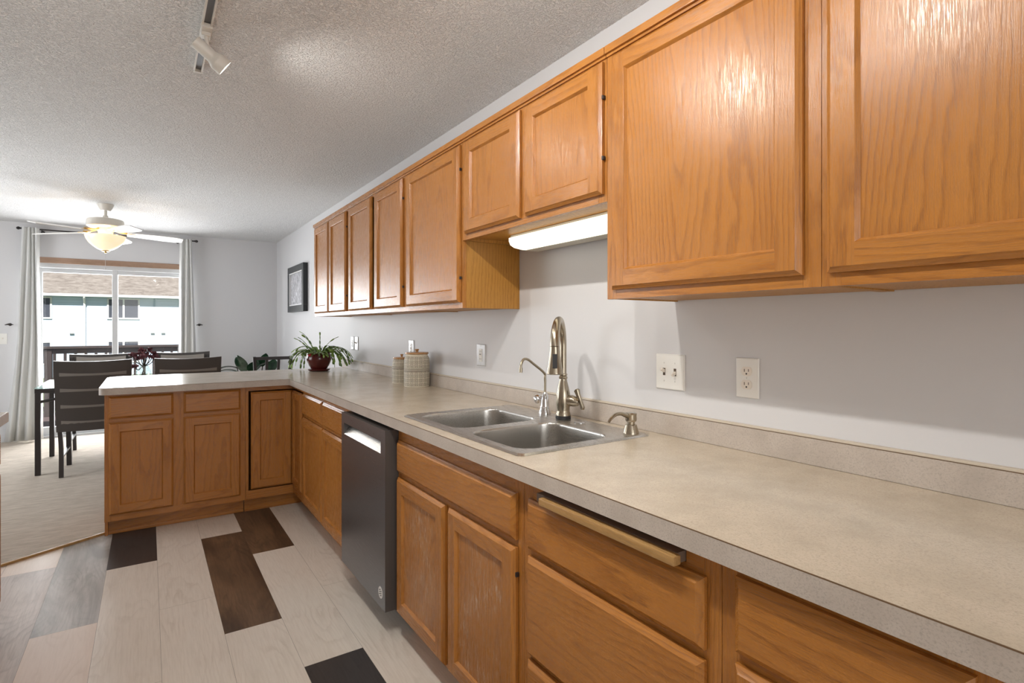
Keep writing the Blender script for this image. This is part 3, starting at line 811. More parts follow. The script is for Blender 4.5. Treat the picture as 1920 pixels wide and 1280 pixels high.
b = new(); tube(b, [hv * .082 + Vector((0, 0, .040)), hv * .082 + Vector((0, 0, .047)), hv * .074 + Vector((0, 0, .070)), hv * .063 + Vector((0, 0, .098)), hv * .058 + Vector((0, 0, .114)), hv * .056 + Vector((0, 0, .118))], [.006, .0095, .0075, .0095, .0120, .007], 14); obj('lever', b, M_nickel, ho)

ff = thing('filter_faucet', 'small chrome water filter tap with bent spout left of the tall faucet', 'faucet', (1.360, 1.786, ZD))
b = new(); lathe(b, [(0, 0), (.026, 0), (.0265, .004), (.0235, .016), (.0205, .024), (.0195, .028), (.0215, .030), (.0195, .034), (.0185, .050), (.0148, .074), (.0085, .088), (.006, .092), (0, .092)]); obj('body', b, M_chrome, ff)
sp = smooth_path([(0, 0, .088), (0, 0, .150), (-.008, -.003, .172), (-.075, -.022, .212), (-.110, -.032, .231), (-.135, -.039, .232), (-.150, -.044, .215), (-.153, -.045, .197)], 6)
b = new(); tube(b, sp, .0052, 12); tube(b, [(-.1525, -.0448, .2005), (-.1535, -.0452, .182)], [.0070, .0070], 12); obj('spout', b, M_nickel, ff)
lv = Vector((-.45, .88, 0)).normalized()
b = new(); tube(b, [lv * .010 + Vector((0, 0, .056)), lv * .028 + Vector((0, 0, .061))], .0055, 10); lathe(b, [(0, 0), (.018, .001), (.021, .006), (.019, .015), (.012, .023), (0, .024)], tuple(lv * .024 + Vector((0, 0, .058))), 20, Vector((lv.x, lv.y, .45)).to_track_quat('Z', 'Y').to_matrix().to_4x4()); obj('knob', b, M_chrome, ff)

so = thing('soap_dispenser', 'brushed nickel soap pump at the right end of the sink', 'soap dispenser', (1.360, 1.306, ZD))
b = new(); lathe(b, [(0, 0), (.0265, 0), (.0265, .004), (.0195, .028), (.0185, .030), (.0130, .031), (.0130, .040), (0, .040)]); obj('collar', b, M_nickel, so)
b = new(); lathe(b, [(.010, .040), (.0175, .041), (.0195, .047), (.0185, .060), (.0195, .067), (.017, .070), (0, .071)])
tube(b, smooth_path([(0, 0, .056), (-.030, -.004, .064), (-.055, -.008, .072), (-.082, -.011, .072), (-.105, -.014, .062), (-.118, -.016, .052)], 5), [.0085, .0080, .0062, .0056, .0050, .0044], 12); obj('pump_head', b, M_nickel, so)
b = new(); lathe(b, [(0, .0035), (.019, .0030), (.0225, .0008), (.0225, 0.0002), (0, .0002)]); tag(obj('hole_cover', b, M_chrome, None, (1.352, 1.560, ZD)), 'small round steel cover plugging the spare hole in the sink deck', 'hole cover')

# ------------------------------------------------------------------ dishwasher
dw = thing('dishwasher', 'dark stainless dishwasher with pocket handle under the counter', 'dishwasher', (0, 0, 0))
y0, y1, xf = 2.134, 2.734, .805
zt, zb = .855, .112
b = new(); box(b, .868, 1.42, y0 + .004, y1 - .004, .112, .866); obj('tub', b, M_darkgap, dw, smooth=0)
b = new()
hz0, hz1, hy0, hy1 = .752, .806, y0 + .052, y1 - .04
for q in ((y0, hy0, zb, zt), (hy1, y1, zb, zt), (hy0, hy1, zb, hz0), (hy0, hy1, hz1, zt)):
    quad(b, [(xf, q[0], q[2]), (xf, q[1], q[2]), (xf, q[1], q[3]), (xf, q[0], q[3])], 0)
xb = .864
for p in (((xf, y0, zb), (xb, y0, zb), (xb, y0, zt), (xf, y0, zt)), ((xf, y1, zb), (xb, y1, zb), (xb, y1, zt), (xf, y1, zt)), ((xf, y0, zt), (xb, y0, zt), (xb, y1, zt), (xf, y1, zt)), ((xf, y0, zb), (xb, y0, zb), (xb, y1, zb), (xf, y1, zb)), ((xb, y0, zb), (xb, y1, zb), (xb, y1, zt), (xb, y0, zt))): quad(b, p, 1)
bmesh.ops.remove_doubles(b, verts=b.verts, dist=.0001)
do = obj('door', b, [M_blacksteel, M_dwside], dw, smooth=0)
b = new()   # pocket handle recess with a bright sloped pull
quad(b, [(xf, hy0, hz0), (xf, hy1, hz0), (xf + .030, hy1, hz0 + .034), (xf + .030, hy0, hz0 + .034)], 0)
quad(b, [(xf + .030, hy0, hz0 + .034), (xf + .030, hy1, hz0 + .034), (xf + .032, hy1, hz1), (xf + .032, hy0, hz1)], 1)
quad(b, [(xf, hy0, hz1), (xf, hy1, hz1), (xf + .032, hy1, hz1), (xf + .032, hy0, hz1)], 1)
for y in (hy0, hy1): b.faces.new([b.verts.new(p) for p in ((xf, y, hz0), (xf + .030, y, hz0 + .034), (xf + .032, y, hz1), (xf, y, hz1))]).material_index = 1
hn = obj('pocket_handle', b, [M_steelbright, M_dwside], do, smooth=0, recalc=False); hn['label'] = 'bright steel pocket handle'
M_badge = mat('badge_silver', (.78, .77, .75), .35); M_ink = mat('badge_dark', (.12, .12, .125), .4)
b = new(); lathe(b, [(0, .0012), (.0235, .0012), (.024, .0002), (0, .0002)], (0, 0, 0), 28, mi=0)
for i, (a, l) in enumerate(((-.012, .010), (-.004, .0155), (.004, .0155), (.012, .010))):
    t = bmesh.new(); box(t, -l, l, -.0018, .0018, .0012, .0016); merge(b, t, Matrix.Rotation(.35, 4, 'Z') @ Matrix.Translation((.002 * (-1) ** i, a, 0)), 1)
MR = Matrix(((0, 0, -1, 0), (-1, 0, 0, 0), (0, 1, 0, 0), (0, 0, 0, 1)))
bmesh.ops.transform(b, matrix=MR, verts=b.verts)
obj('badge', b, [M_badge, M_ink], do, (xf - .0001, 2.186, .174), smooth=0)
b = new(); box(b, .93, .945, y0 + .001, y1 - .001, .0005, .1115); obj('toe_panel', b, M_black, dw, smooth=0)

# ------------------------------------------------------------------ wall plates
def wall_plate(name, label, y0, y1, z0, z1, kind, m=M_plate):
    yc, zc = (y0 + y1) / 2, (z0 + z1) / 2
    r = thing(name, label, 'switch' if 'switch' in name else 'outlet', (XW, yc, zc)); hw, hh = (y1 - y0) / 2, (z1 - z0) / 2
    b = new(); t = bmesh.new(); box(t, -.0065, -.0003, -hw, hw, -hh, hh)
    ed = [e for e in t.edges if all(v.co.x < -.006 for v in e.verts)]
    bmesh.ops.bevel(t, geom=ed, offset=.0045, segments=3, affect='EDGES', profile=.5); merge(b, t); obj('plate', b, m, r)
    def screw(y, z):
        b = new(); lathe(b, [(0, .0008), (.0028, .0006), (.0034, 0)], (0, 0, 0), 12, Matrix.Rotation(-math.pi / 2, 4, 'Y')); box(b, -.0010, -.0006, -.0003, .0003, -.0026, .0026, mi=1); obj('screw', b, [m, M_slot], r, (-.0065, y, z))
    if kind == 'duplex':
        for z in (.0195, -.0195):
            b = new(); pl = [(.0172 * math.cos(a), max(-.0135, min(.0135, .0172 * math.sin(a)))) for a in [math.tau * k / 32 for k in range(32)]]
            prism(b, pl, 0, .0018); bmesh.ops.transform(b, matrix=Matrix(((0, 0, -1, 0), (1, 0, 0, 0), (0, 1, 0, 0), (0, 0, 0, 1))), verts=b.verts)
            box(b, -.0022, -.0017, .0055, .0075, -.0015, .0070, mi=1); box(b, -.0022, -.0017, -.0075, -.0055, -.0005, .0070, mi=1)
            t = bmesh.new(); lathe(t, [(0, .0004), (.0026, .0004), (.0026, 0)], (0, 0, 0), 12, Matrix.Rotation(-math.pi / 2, 4, 'Y')); merge(b, t, Matrix.Translation((-.0018, 0, -.0070)), 2)
            obj('receptacle', b, [M_recept, M_slot, M_black], r, (-.0065, 0, z), smooth=30)
        screw(0, 0)
    elif kind == 'toggle2':
        for y, up in ((.0230, 1), (-.0230, -1)):
            b = new(); box(b, -.0068, -.0060, y - .0052, y + .0052, -.0125, .0125, mi=1); beam(b, (-.003, y, 0), (-.021, y, .010 * up), .0095, .0075, up=(0, 1, 0), mi=0, bev=.001); obj('toggle', b, [M_recept, M_slot], r)
            screw(y, .0305); screw(y, -.0305)
    elif kind == 'toggle1':
        b = new(); box(b, -.0068, -.0060, -.0052, .0052, -.0125, .0125, mi=1); beam(b, (-.003, 0, 0), (-.021, 0, .010), .0095, .0075, up=(0, 1, 0), mi=0, bev=.001); obj('toggle', b, [M_recept, M_slot], r); screw(0, .0305); screw(0, -.0305)
    elif kind == 'gfci':
        b = new(); box(b, -.0085, -.0062, -.0165, .0165, -.0335, .0335, .0015)
        for z in (.020, -.020):
            for y in (-.0065, .0065): box(b, -.0090, -.0084, y - .001, y + .001, z - .004, z + .004, mi=1)
        box(b, -.0098, -.0084, -.008, .008, .0015, .0065, mi=1); box(b, -.0098, -.0084, -.008, .008, -.0065, -.0015, mi=2)
        obj('receptacle', b, [M_plate, M_slot, M_recept], r); screw(0, .048); screw(0, -.048)
    return r
wall_plate('light_switch', 'white double toggle switch plate right of the tall faucet', 1.176, 1.296, 1.067, 1.187, 'toggle2')
wall_plate('wall_outlet', 'white duplex outlet on the wall nearest the camera', .913, .986, 1.070, 1.188, 'duplex')
wall_plate('wall_outlet', 'decorator style outlet between the canisters and the filter tap', 2.455, 2.541, 1.072, 1.186, 'gfci', M_satin)
wall_plate('wall_outlet', 'outlet partly hidden behind the large canister', 3.378, 3.460, 1.075, 1.190, 'gfci', M_satin)
wall_plate('wall_outlet', 'left one of the pair of wall plates beside the potted cactus', 4.648, 4.730, 1.080, 1.195, 'gfci', M_satin)
wall_plate('light_switch', 'right one of the pair of wall plates beside the potted cactus', 4.540, 4.622, 1.080, 1.195, 'toggle1', M_satin)
r = thing('light_switch', 'white switch plate on the far wall at the picture\'s left edge', 'switch', (-1.322, YF, 1.147))
b = new(); box(b, -.036, .036, -.007, -.0003, -.058, .058, .002); obj('plate', b, M_plate, r)
b = new(); box(b, -.006, .006, -.018, -.007, -.002, .012, .002); obj('toggle', b, M_recept, r)

# ------------------------------------------------------------------ under-cabinet light
uc = thing('under_cabinet_light', 'lit fluorescent light bar under the short cabinet above the sink', 'light', (1.30, 1.235, 1.664))
L_ = .735
def extr(prof, y0, y1, mi=0):
    bm = new(); A = [bm.verts.new((x, y0, z)) for x, z in prof]; B = [bm.verts.new((x, y1, z)) for x, z in prof]
    n = len(prof); bm.faces.new(A); bm.faces.new(B[::-1])
    for i in range(n): bm.faces.new((A[i], A[(i + 1) % n], B[(i + 1) % n], B[i]))
    return bm
obj('housing', extr([(.012, .0125), (.160, .0125), (.160, -.046), (.0885, -.046), (.0885, .001), (.012, .001)], 0, L_), M_fixture, uc, smooth=0)
obj('diffuser', extr([(.000, .0005), (.088, .0005), (.088, -.045), (.070, -.0455), (.028, -.040), (.008, -.030), (.000, -.014)], .004, L_ - .004), M_tube, uc, smooth=40)

# ------------------------------------------------------------------ track light
TX = .185
tk = thing('track_light', 'white ceiling track with small cylinder spot heads', 'light', (TX, 0, ZC))
b = new(); box(b, -.0175, -.0115, .35, 2.79, -.022, -.0005); box(b, .0115, .0175, .35, 2.79, -.022, -.0005); box(b, -.0115, .0115, .35, 2.79, -.006, -.0005); box(b, -.0178, .0178, 2.79, 2.80, -.023, -.0005); obj('track', b, M_track, tk, smooth=0)
b = new(); box(b, -.0112, .0112, .36, 2.785, -.0115, -.0062); ins = obj('conductor_slot', b, mat('track_slot', (.16, .155, .16), .4, .5), tk, smooth=0)
def head(y, dirv, energy, spot=2.0):
    dirv = Vector(dirv).normalized()
    b = new(); box(b, -.020, .020, y - .045, y + .045, -.030, -.0125, .003); box(b, -.016, .016, y - .012, y + .028, -.045, -.030, .003); tube(b, [(0, y, -.04), (.004, y, -.085)], .008, 12)
    hs = obj('spot_stem', b, M_track, tk)
    c = Vector((.010, y, -.108)); q = dirv.to_track_quat('Z', 'Y').to_matrix().to_4x4()
    b = new(); lathe(b, [(0, -.082), (.020, -.082), (.0245, -.078), (.0250, -.05), (.0250, .018), (.028, .028), (.034, .040), (.0355, .050), (.0355, .095), (.0335, .095), (.032, .070), (0, .068)], (0, 0, 0), 28); bmesh.ops.scale(b, vec=(.96, .96, .72), verts=b.verts)
    bmesh.ops.transform(b, matrix=Matrix.Translation(c) @ q, verts=b.verts); ho = obj('spot_head', b, M_track, hs, smooth=40)
    b = new(); lathe(b, [(0, .0665), (.0310, .0660), (.0310, .0630), (0, .0630)], (0, 0, 0), 24); bmesh.ops.transform(b, matrix=Matrix.Translation(c) @ q, verts=b.verts); obj('lamp_face', b, M_bulb, hs)
    wp = Vector((TX, 0, ZC)) + c + dirv * .073
    lamp('spot_lamp', 'SPOT', wp, energy, (1.0, .965, .905), target=wp + dirv, spot_size=spot, spot_blend=.85, shadow_soft_size=.016)
head(2.385, (.80, .10, -.56), 15, 2.65)
head(1.66, (-.80, .35, -.42), 26, 2.7)
head(1.34, (.80, .06, -.60), 34, 2.5)
head(.95, (.06, .30, -1.0), 28, 2.1)  # unseen extra head, added to brighten the floor
head(.68, (.80, .0, -.60), 28, 2.5)
# ------------------------------------------------------------------ ceiling fan
cx, cy = -.334, 6.419
fn = thing('ceiling_fan', 'white five-blade ceiling fan with lit bowl lamp over the dining table', 'ceiling fan', (cx, cy, ZC))
b = new(); lathe(b, [(0, -.0005), (.066, -.0005), (.066, -.006), (.050, -.042), (.036, -.062), (0, -.064)]); obj('canopy', b, M_fanwhite, fn)
b = new(); tube(b, [(0, 0, -.06), (0, 0, -.145)], .013, 14); lathe(b, [(0, -.105), (.020, -.108), (.022, -.12), (.020, -.132), (0, -.135)]); obj('downrod', b, M_fanwhite, fn)
b = new(); lathe(b, [(0, -.138), (.11, -.140), (.140, -.148), (.146, -.160), (.146, -.212), (.130, -.222), (.075, -.228), (.06, -.262), (.055, -.285), (0, -.286)], seg=48); obj('motor_housing', b, M_fanwhite, fn)
for k in range(5):
    a = math.radians(5 + 72 * k); M = Matrix.Rotation(a, 4, 'Z')
    t = bmesh.new(); prof = []
    for s in range(9):
        x = .17 + .46 * s / 8; hw = .048 + .020 * min(1, s / 5.0); 
        if s == 8: hw = .050
        prof.append((x, hw))
    poly_ = [(x, -h_) for x, h_ in prof] + [(x, h_) for x, h_ in reversed(prof)]
    prism(t, poly_, -.0035, .0035)
    bmesh.ops.transform(t, matrix=Matrix.Translation((0, 0, -.262)) @ Matrix.Rotation(math.radians(2), 4, 'Y') @ Matrix.Rotation(math.radians(-13), 4, 'X'), verts=t.verts)
    b = new(); merge(b, t, M); bl = obj('blade', b, M_blade, fn, smooth=20)
    t = bmesh.new(); tube(t, smooth_path([(.060, 0, -.235), (.10, .012, -.250), (.15, .006, -.258), (.20, 0, -.255)], 4), .008, 8); box(t, .165, .235, -.028, .028, -.272, -.267, .002)
    b = new(); merge(b, t, M); obj('blade_arm', b, M_brass, bl)
b = new(); lathe(b, [(.158, -.298), (.161, -.302), (.158, -.310), (.150, -.335), (.130, -.368), (.100, -.398), (.065, -.424), (.030, -.440), (.012, -.444), (.010, -.440), (.030, -.434), (.065, -.417), (.100, -.391), (.128, -.362), (.146, -.332), (.155, -.300), (.158, -.298)], seg=48); lb = obj('light_bowl', b, M_bowl, fn, smooth=60); lb['label'] = 'glowing frosted glass bowl'
b = new(); lathe(b, [(0, -.436), (.034, -.4375), (.030, -.446), (.012, -.452), (.009, -.462), (0, -.466)]); obj('finial', b, M_brass, fn)
b = new(); tube(b, [(.0, .0, -.46), (-.002, 0, -.60)], .0016, 6); lathe(b, [(0, -.625), (.005, -.620), (.006, -.612), (.003, -.600), (0, -.598)], (-.002, 0, 0), 10); obj('pull_chain', b, M_trimwhite, fn)
lamp('fan_lamp', 'POINT', (cx, cy, ZC - .318), 5, (1.0, .80, .55), shadow_soft_size=.05)

# ------------------------------------------------------------------ picture
pf = thing('framed_picture', 'abstract grey print in a deep black frame on the right wall', 'picture', (XW, 0, 0))
ya, yb, za, zb_ = 6.285, 7.09, 1.453, 1.993; D = .052
b = new(); fw = .075
for q in ((ya, yb, za, za + fw), (ya, yb, zb_ - fw, zb_), (ya, ya + fw, za + fw, zb_ - fw), (yb - fw, yb, za + fw, zb_ - fw)): box(b, -D, -.0005, *q, .003)
obj('frame', b, M_frameblk, pf)
b = new()
e = .012
for q in ((ya + fw, yb - fw, za + fw, za + fw + e), (ya + fw, yb - fw, zb_ - fw - e, zb_ - fw), (ya + fw, ya + fw + e, za + fw + e, zb_ - fw - e), (yb - fw - e, yb - fw, za + fw + e, zb_ - fw - e)): box(b, -D + .004, -.02, *q)
obj('liner', b, M_matboard, pf, smooth=0)
b = new(); box(b, -.030, -.001, ya + fw + e, yb - fw - e, za + fw + e, zb_ - fw - e); obj('print', b, M_art, pf, smooth=0)

# ------------------------------------------------------------------ canisters
def canister(x, y, s, label):
    r = thing('canister', label, 'canister', (x, y, CT), 'patterned canisters'); R = .078 * s; Hh = .198 * s
    b = new(); lathe(b, [(0, .0005), (R * .96, .0005), (R, .006), (R * 1.0, Hh * .70), (R * .97, Hh * .86), (R * .90, Hh * .93), (R * .84, Hh * .955), (R * .84, Hh), (0, Hh)], seg=48); obj('jar', b, M_can, r)
    b = new(); lathe(b, [(0, Hh + .0005), (R * .90, Hh + .0005), (R * .92, Hh + .003), (R * .90, Hh + .011), (0, Hh + .012)], seg=40); ld = obj('lid', b, M_lid, r)
    b = new(); lathe(b, [(0, Hh + .0125), (.009 * s, Hh + .0125), (.008 * s, Hh + .018), (.013 * s, Hh + .027), (.012 * s, Hh + .031), (0, Hh + .032)]); obj('knob', b, M_lid, ld)
    return r
canister(1.375, 3.105, 1.0, 'large patterned stoneware canister with wooden lid on the counter')
canister(1.375, 3.345, .79, 'small patterned stoneware canister half hidden behind the large one')

# ------------------------------------------------------------------ potted cactus
pc = thing('potted_plant', 'trailing holiday cactus in a maroon glazed pot on the counter corner', 'plant', (1.175, 4.62, CT))
b = new(); lathe(b, [(0, .0005), (.066, .0005), (.082, .006), (.088, .016), (.084, .019), (.066, .012), (0, .012)], seg=40); obj('saucer', b, M_maroon, pc)
b = new(); lathe(b, [(0, .0128), (.058, .0128), (.062, .020), (.080, .050), (.094, .085), (.0975, .105), (.092, .130), (.086, .143), (.089, .150), (.089, .156), (.082, .156), (.078, .140), (.0, .140)], seg=40); obj('pot', b, M_maroon, pc)
b = new(); lathe(b, [(0, .1405), (.077, .1405), (.0, .1445)], seg=24); obj('soil', b, M_soil, pc)
rng = random.Random(11)
b = new()
def segleaf(bm, p, d, up, L, W):
    d = d.normalized(); s = d.cross(up)
    if s.length < 1e-3: s = Vector((1, 0, 0))
    s.normalize(); n = s.cross(d).normalized()
    prof = [(0, .14), (.2, .62), (.45, .95), (.7, 1.0), (.92, .82), (1.0, .20)]
    ru, rd = [], []
    for t_, w_ in prof:
        c = p + d * (L * t_)
        ru.append([bm.verts.new(c - s * (W * w_)), bm.verts.new(c + n * .0022), bm.verts.new(c + s * (W * w_)), bm.verts.new(c - n * .0022)])
    for a_, c_ in zip(ru, ru[1:]):
        for k in range(4): bm.faces.new((a_[k], a_[(k + 1) % 4], c_[(k + 1) % 4], c_[k]))
    bm.faces.new(ru[0]); bm.faces.new(ru[-1][::-1])
stems = [(a_, rng.uniform(.5, 1.1), rng.randint(6, 9), 0) for a_ in [math.tau * i / 76 + rng.uniform(-.2, .2) for i in range(76)]] + [(2.5, 2.6, 5, 1), (2.9, 2.2, 5, 1), (2.2, 2.4, 6, 1), (1.2, 2.0, 5, 1), (5.4, 1.8, 5, 1), (3.3, 1.9, 5, 1)]
for a_, lift, ns, up_ in stems:
    facing = math.cos(a_ - math.radians(221))
    if facing > .55 and not up_: lift *= .45; ns = 3 if facing > .8 else 4
    rr = rng.uniform(.02, .07); p = Vector((rr * math.cos(a_), rr * math.sin(a_), .145)); el = math.atan(lift); d = Vector((math.cos(a_) * math.cos(el), math.sin(a_) * math.cos(el), math.sin(el)))
    drop = rng.uniform(.26, .40) if not up_ else .16
    for k in range(ns):
        L = rng.uniform(.034, .048)
        if (p + d * L).z < .008: break
        segleaf(b, p, d, Vector((rng.uniform(-.5, .5), rng.uniform(-.5, .5), 1)), L, rng.uniform(.0068, .0102))
        p = p + d * L * .95
        d = (d + Vector((rng.uniform(-.12, .12), rng.uniform(-.12, .12), -drop * (1 + k * .12)))).normalized()
        if p.z < .012: break
        gx, gy = 1.175 + p.x, 4.62 + p.y
        if gx > 1.41: break
        if p.z < .05 and math.hypot(p.x, p.y) < .12: break
obj('foliage', b, M_cactus, pc, smooth=30)
b = new()
for k in range(6): segleaf(b, Vector((-.078, -.070, .150)), Vector((-.6 + .4 * math.cos(k), -.55 + .4 * math.sin(k), -.55 + .2 * (k % 2))), Vector((0, 0, 1)), .035, .007)
obj('flower', b, M_flower_red, pc)

# ------------------------------------------------------------------ dining table
dt = thing('dining_table', 'dark metal dining table with a clear glass top behind the peninsula', 'table', (0, 0, .012))
TXa, TXb, TYa, TYb = -.80, .74, 6.08, 6.94
b = new(); box(b, TXa - .004, TXb + .004, TYa - .004, TYb + .004, .738, .748, .003); obj('glass_top', b, M_tglass, dt)
b = new()
for q in ((TXa, TXb, TYa, TYa + .035), (TXa, TXb, TYb - .035, TYb), (TXa, TXa + .035, TYa + .035, TYb - .035), (TXb - .035, TXb, TYa + .035, TYb - .035)): box(b, *q, .700, .7375, .002)
obj('frame', b, M_espresso, dt)
for x in (TXa + .02, TXb - .02):
    for y in (TYa + .02, TYb - .02):
        b = new(); box(b, x - .019, x + .019, y - .019, y + .019, .0005, .6995, .003); obj('leg', b, M_espresso, dt)
for y in (TYa + .02, TYb - .02):
    b = new(); tube(b, smooth_path([(TXa + .035, y, .625), (TXa + .12, y, .640), (TXa + .24, y, .675), (TXa + .30, y, .702)], 5), .012, 8); tube(b, smooth_path([(TXb - .035, y, .625), (TXb - .12, y, .640), (TXb - .24, y, .675), (TXb - .30, y, .702)], 5), .012, 8); obj('brace', b, M_espresso, dt)

# ------------------------------------------------------------------ dining chairs (seat towards +Y)
def make_chair(label, loc):
    r = thing('dining_chair', label, 'chair', loc, 'dining chairs at the glass table'); W = .235
    def backx(s): return s
    bp = lambda z: -.055 - (z - .44) * .085 if z > .44 else -.055 + (z - .44) * .06   # y of the back post
    for s in (-1, 1):
        b = new(); path = [(s * (W - .015), -.085, .0005), (s * (W - .012), -.060, .24), (s * W, -.050, .44), (s * (W + .004), bp(.6), .6), (s * (W + .010), bp(.8), .8), (s * (W + .013), bp(.945), .945)]
        P = smooth_path(path, 4)
        for a_, c_ in zip(P, P[1:]): beam(b, a_, c_ + (c_ - a_).normalized() * .002, .040, .030, up=(1, 0, 0))
        obj('leg', b, M_espresso, r, smooth=20)
        b = new(); beam(b, (s * (W - .02), .42, .0005), (s * (W - .015), .405, .42), .036, .036, up=(1, 0, 0), bev=.002); obj('leg', b, M_espresso, r)
        b = new(); beam(b, (s * (W - .016), -.055, .17), (s * (W - .018), .395, .17), .016, .024, up=(1, 0, 0)); obj('stretcher', b, M_espresso, r)
    b = new(); box(b, -W + .016, W - .016, -.030, .425, .4, .44, .004); obj('seat_frame', b, M_espresso, r)
    b = new(); box(b, -W - .004, W + .004, -.022, .440, .4405, .492, .018, seg=3); obj('seat', b, M_vinyl, r)
    # curved back shell: vinyl towards the room, pad towards the table
    def shell(z0, z1, y_off, th, wf, m, nm, par, dz=0):
        bm = new(); n = 10; rows = []
        zs = [z0 + (z1 - z0) * k / 6 for k in range(7)]
        for z in zs:
            wz = (W + .013 * (z - .44) / .52) * wf; row = []
            for i in range(n + 1):
                u = -1 + 2 * i / n; y = bp(z) - .022 * (1 - (u * wf / 1.075) ** 2) + y_off
                top = .012 * (u * u) if (z == zs[-1]) else 0
                row.append((u * wz, y, z + top))
            rows.append(row)
        F_ = [[bm.verts.new(p) for p in row] for row in rows]; B_ = [[bm.verts.new((p[0], p[1] + th, p[2])) for p in row] for row in rows]
        for a_ in range(6):
            for i in range(n):
                bm.faces.new((F_[a_][i], F_[a_][i + 1], F_[a_ + 1][i + 1], F_[a_ + 1][i])); bm.faces.new((B_[a_][i + 1], B_[a_][i], B_[a_ + 1][i], B_[a_ + 1][i + 1]))
        for a_ in range(6):
            for i in (0, n): bm.faces.new((F_[a_][i], F_[a_ + 1][i], B_[a_ + 1][i], B_[a_][i]))
        for a_ in (0, 6):
            for i in range(n): bm.faces.new((F_[a_][i], F_[a_][i + 1], B_[a_][i + 1], B_[a_][i]))
        return obj(nm, bm, m, par, smooth=40)
    bk = shell(.385, .972, -.045, .045, 1.075, M_vinyl, 'backrest', r)
    shell(.50, .945, .0065, .020, .84, M_pad, 'back_pad', r)
    for z in (.458, .592, .730, .862):
        shell(z - .009, z + .009, -.0475, .0035, .93, M_piping, 'piping', bk)
    return r
TOPC = .012
ch = make_chair('dark dining chair with its back to the kitchen, left of the peninsula corner', (-.385, 5.985, TOPC))
copy_tree(ch, (.315, 5.985, TOPC), 'dark dining chair with its back to the kitchen, right of the flower vase')
c3 = copy_tree(ch, (-.405, 7.06, TOPC), 'dark dining chair facing the kitchen from the window side, left of the vase'); c3.rotation_euler = (0, 0, math.pi)
c4 = copy_tree(ch, (.325, 7.06, TOPC), 'dark dining chair facing the kitchen from the window side, right of the vase'); c4.rotation_euler = (0, 0, math.pi)
# slat-back chair by the wall
sc = thing('slat_back_chair', 'black wooden slat-back chair in the corner beside the leafy plant', 'chair', (1.195, 6.78, TOPC))
for s in (-1, 1):
    b = new(); beam(b, (s * .165, .02, .0005), (s * .168, .01, .44), .034, .034, up=(1, 0, 0)); beam(b, (s * .168, .01, .44), (s * .196, -.055, .925), .034, .030, up=(1, 0, 0)); obj('leg', b, M_espresso, sc, smooth=20)
    b = new(); beam(b, (s * .18, .40, .0005), (s * .18, .395, .43), .034, .034, up=(1, 0, 0)); obj('leg', b, M_espresso, sc)
b = new(); beam(b, (-.20, -.055, .905), (.20, -.055, .905), .022, .036); obj('top_rail', b, M_espresso, sc)
b = new(); beam(b, (-.172, -.010, .55), (.172, -.010, .55), .022, .036); obj('lower_rail', b, M_espresso, sc)
for x in (-.066, .062):
    b = new(); beam(b, (x * .9, -.010, .565), (x, -.053, .89), .030, .014, up=(0, 1, 0)); obj('slat', b, M_espresso, sc)
b = new(); box(b, -.20, .20, .028, .43, .431, .458, .008); obj('seat', b, M_espresso, sc)

# ------------------------------------------------------------------ vase of flowers
vs = thing('flower_vase', 'round glass vase of dried burgundy flowers on the dining table', 'vase', (-.035, 6.50, .7605))
b = new(); lathe(b, [(0, .0005), (.045, .0005), (.062, .02), (.070, .055), (.064, .09), (.046, .115), (.040, .130), (.044, .138), (.041, .138), (.037, .130), (.043, .114), (.061, .09), (.067, .055), (.059, .022), (0, .006)], seg=32); obj('glass', b, M_vase, vs)
rng = random.Random(5)
heads = [(-.095, 0, .235), (-.055, .03, .215), (-.01, .0, .285), (.045, .03, .290), (.085, -.01, .245), (.055, -.04, .225), (0, -.05, .225), (.10, .03, .215), (-.03, .05, .25), (.02, .02, .24), (-.075, -.03, .130)]
b = new()
for x, y, z in heads: tube(b, smooth_path([(x * -.25, y * -.25, .012), (x * .10, y * .1, .12), (x * .6, y * .6, z * .72), (x, y, z)], 4), .0042, 6)
obj('stems', b, M_stem, vs)
for x, y, z in heads:
    b = new()
    for k in range(16):
        d = Vector((rng.gauss(0, 1), rng.gauss(0, 1), rng.gauss(.3, .8))).normalized()
        segleaf(b, Vector((x, y, z)) - d * .004, d, Vector((rng.gauss(0, 1), rng.gauss(0, 1), .4)), rng.uniform(.03, .048), rng.uniform(.010, .016))
    obj('flower_head', b, M_burg, vs, smooth=30)

# ------------------------------------------------------------------ floor plant
fp = thing('floor_plant', 'dark green broad-leaved plant in a pot standing on the floor by the far wall', 'plant', (1.08, 7.52, .012))
b = new(); lathe(b, [(0, .0005), (.11, .0005), (.14, .24), (.15, .25), (.15, .27), (.135, .27), (.13, .24), (0, .24)], seg=32); obj('pot', b, M_espresso, fp)
b = new(); lathe(b, [(0, .2405), (.128, .2405), (0, .248)], seg=20); obj('soil', b, M_soil, fp)
def bigleaf(bm, base, d, L, W, droop):
    d = Vector(d).normalized(); up = Vector((0, 0, 1)); s = d.cross(up).normalized(); rows = []
    p = Vector(base); n = 8
    for k in range(n + 1):
        t_ = k / n; w_ = W * math.sin(math.pi * min(1, .08 + t_ * .92)) ** .75 if k < n else .002
        nn = s.cross(d).normalized()
        rows.append([bm.verts.new(p - s * w_ + nn * .012), bm.verts.new(p), bm.verts.new(p + s * w_ + nn * .012), bm.verts.new(p - nn * .002)])
        p = p + d * (L / n); d = (d + Vector((0, 0, -droop / n))).normalized()
    for a_, c_ in zip(rows, rows[1:]):
        for k in range(4): bm.faces.new((a_[k], a_[(k + 1) % 4], c_[(k + 1) % 4], c_[k]))
b = new(); bs = new()
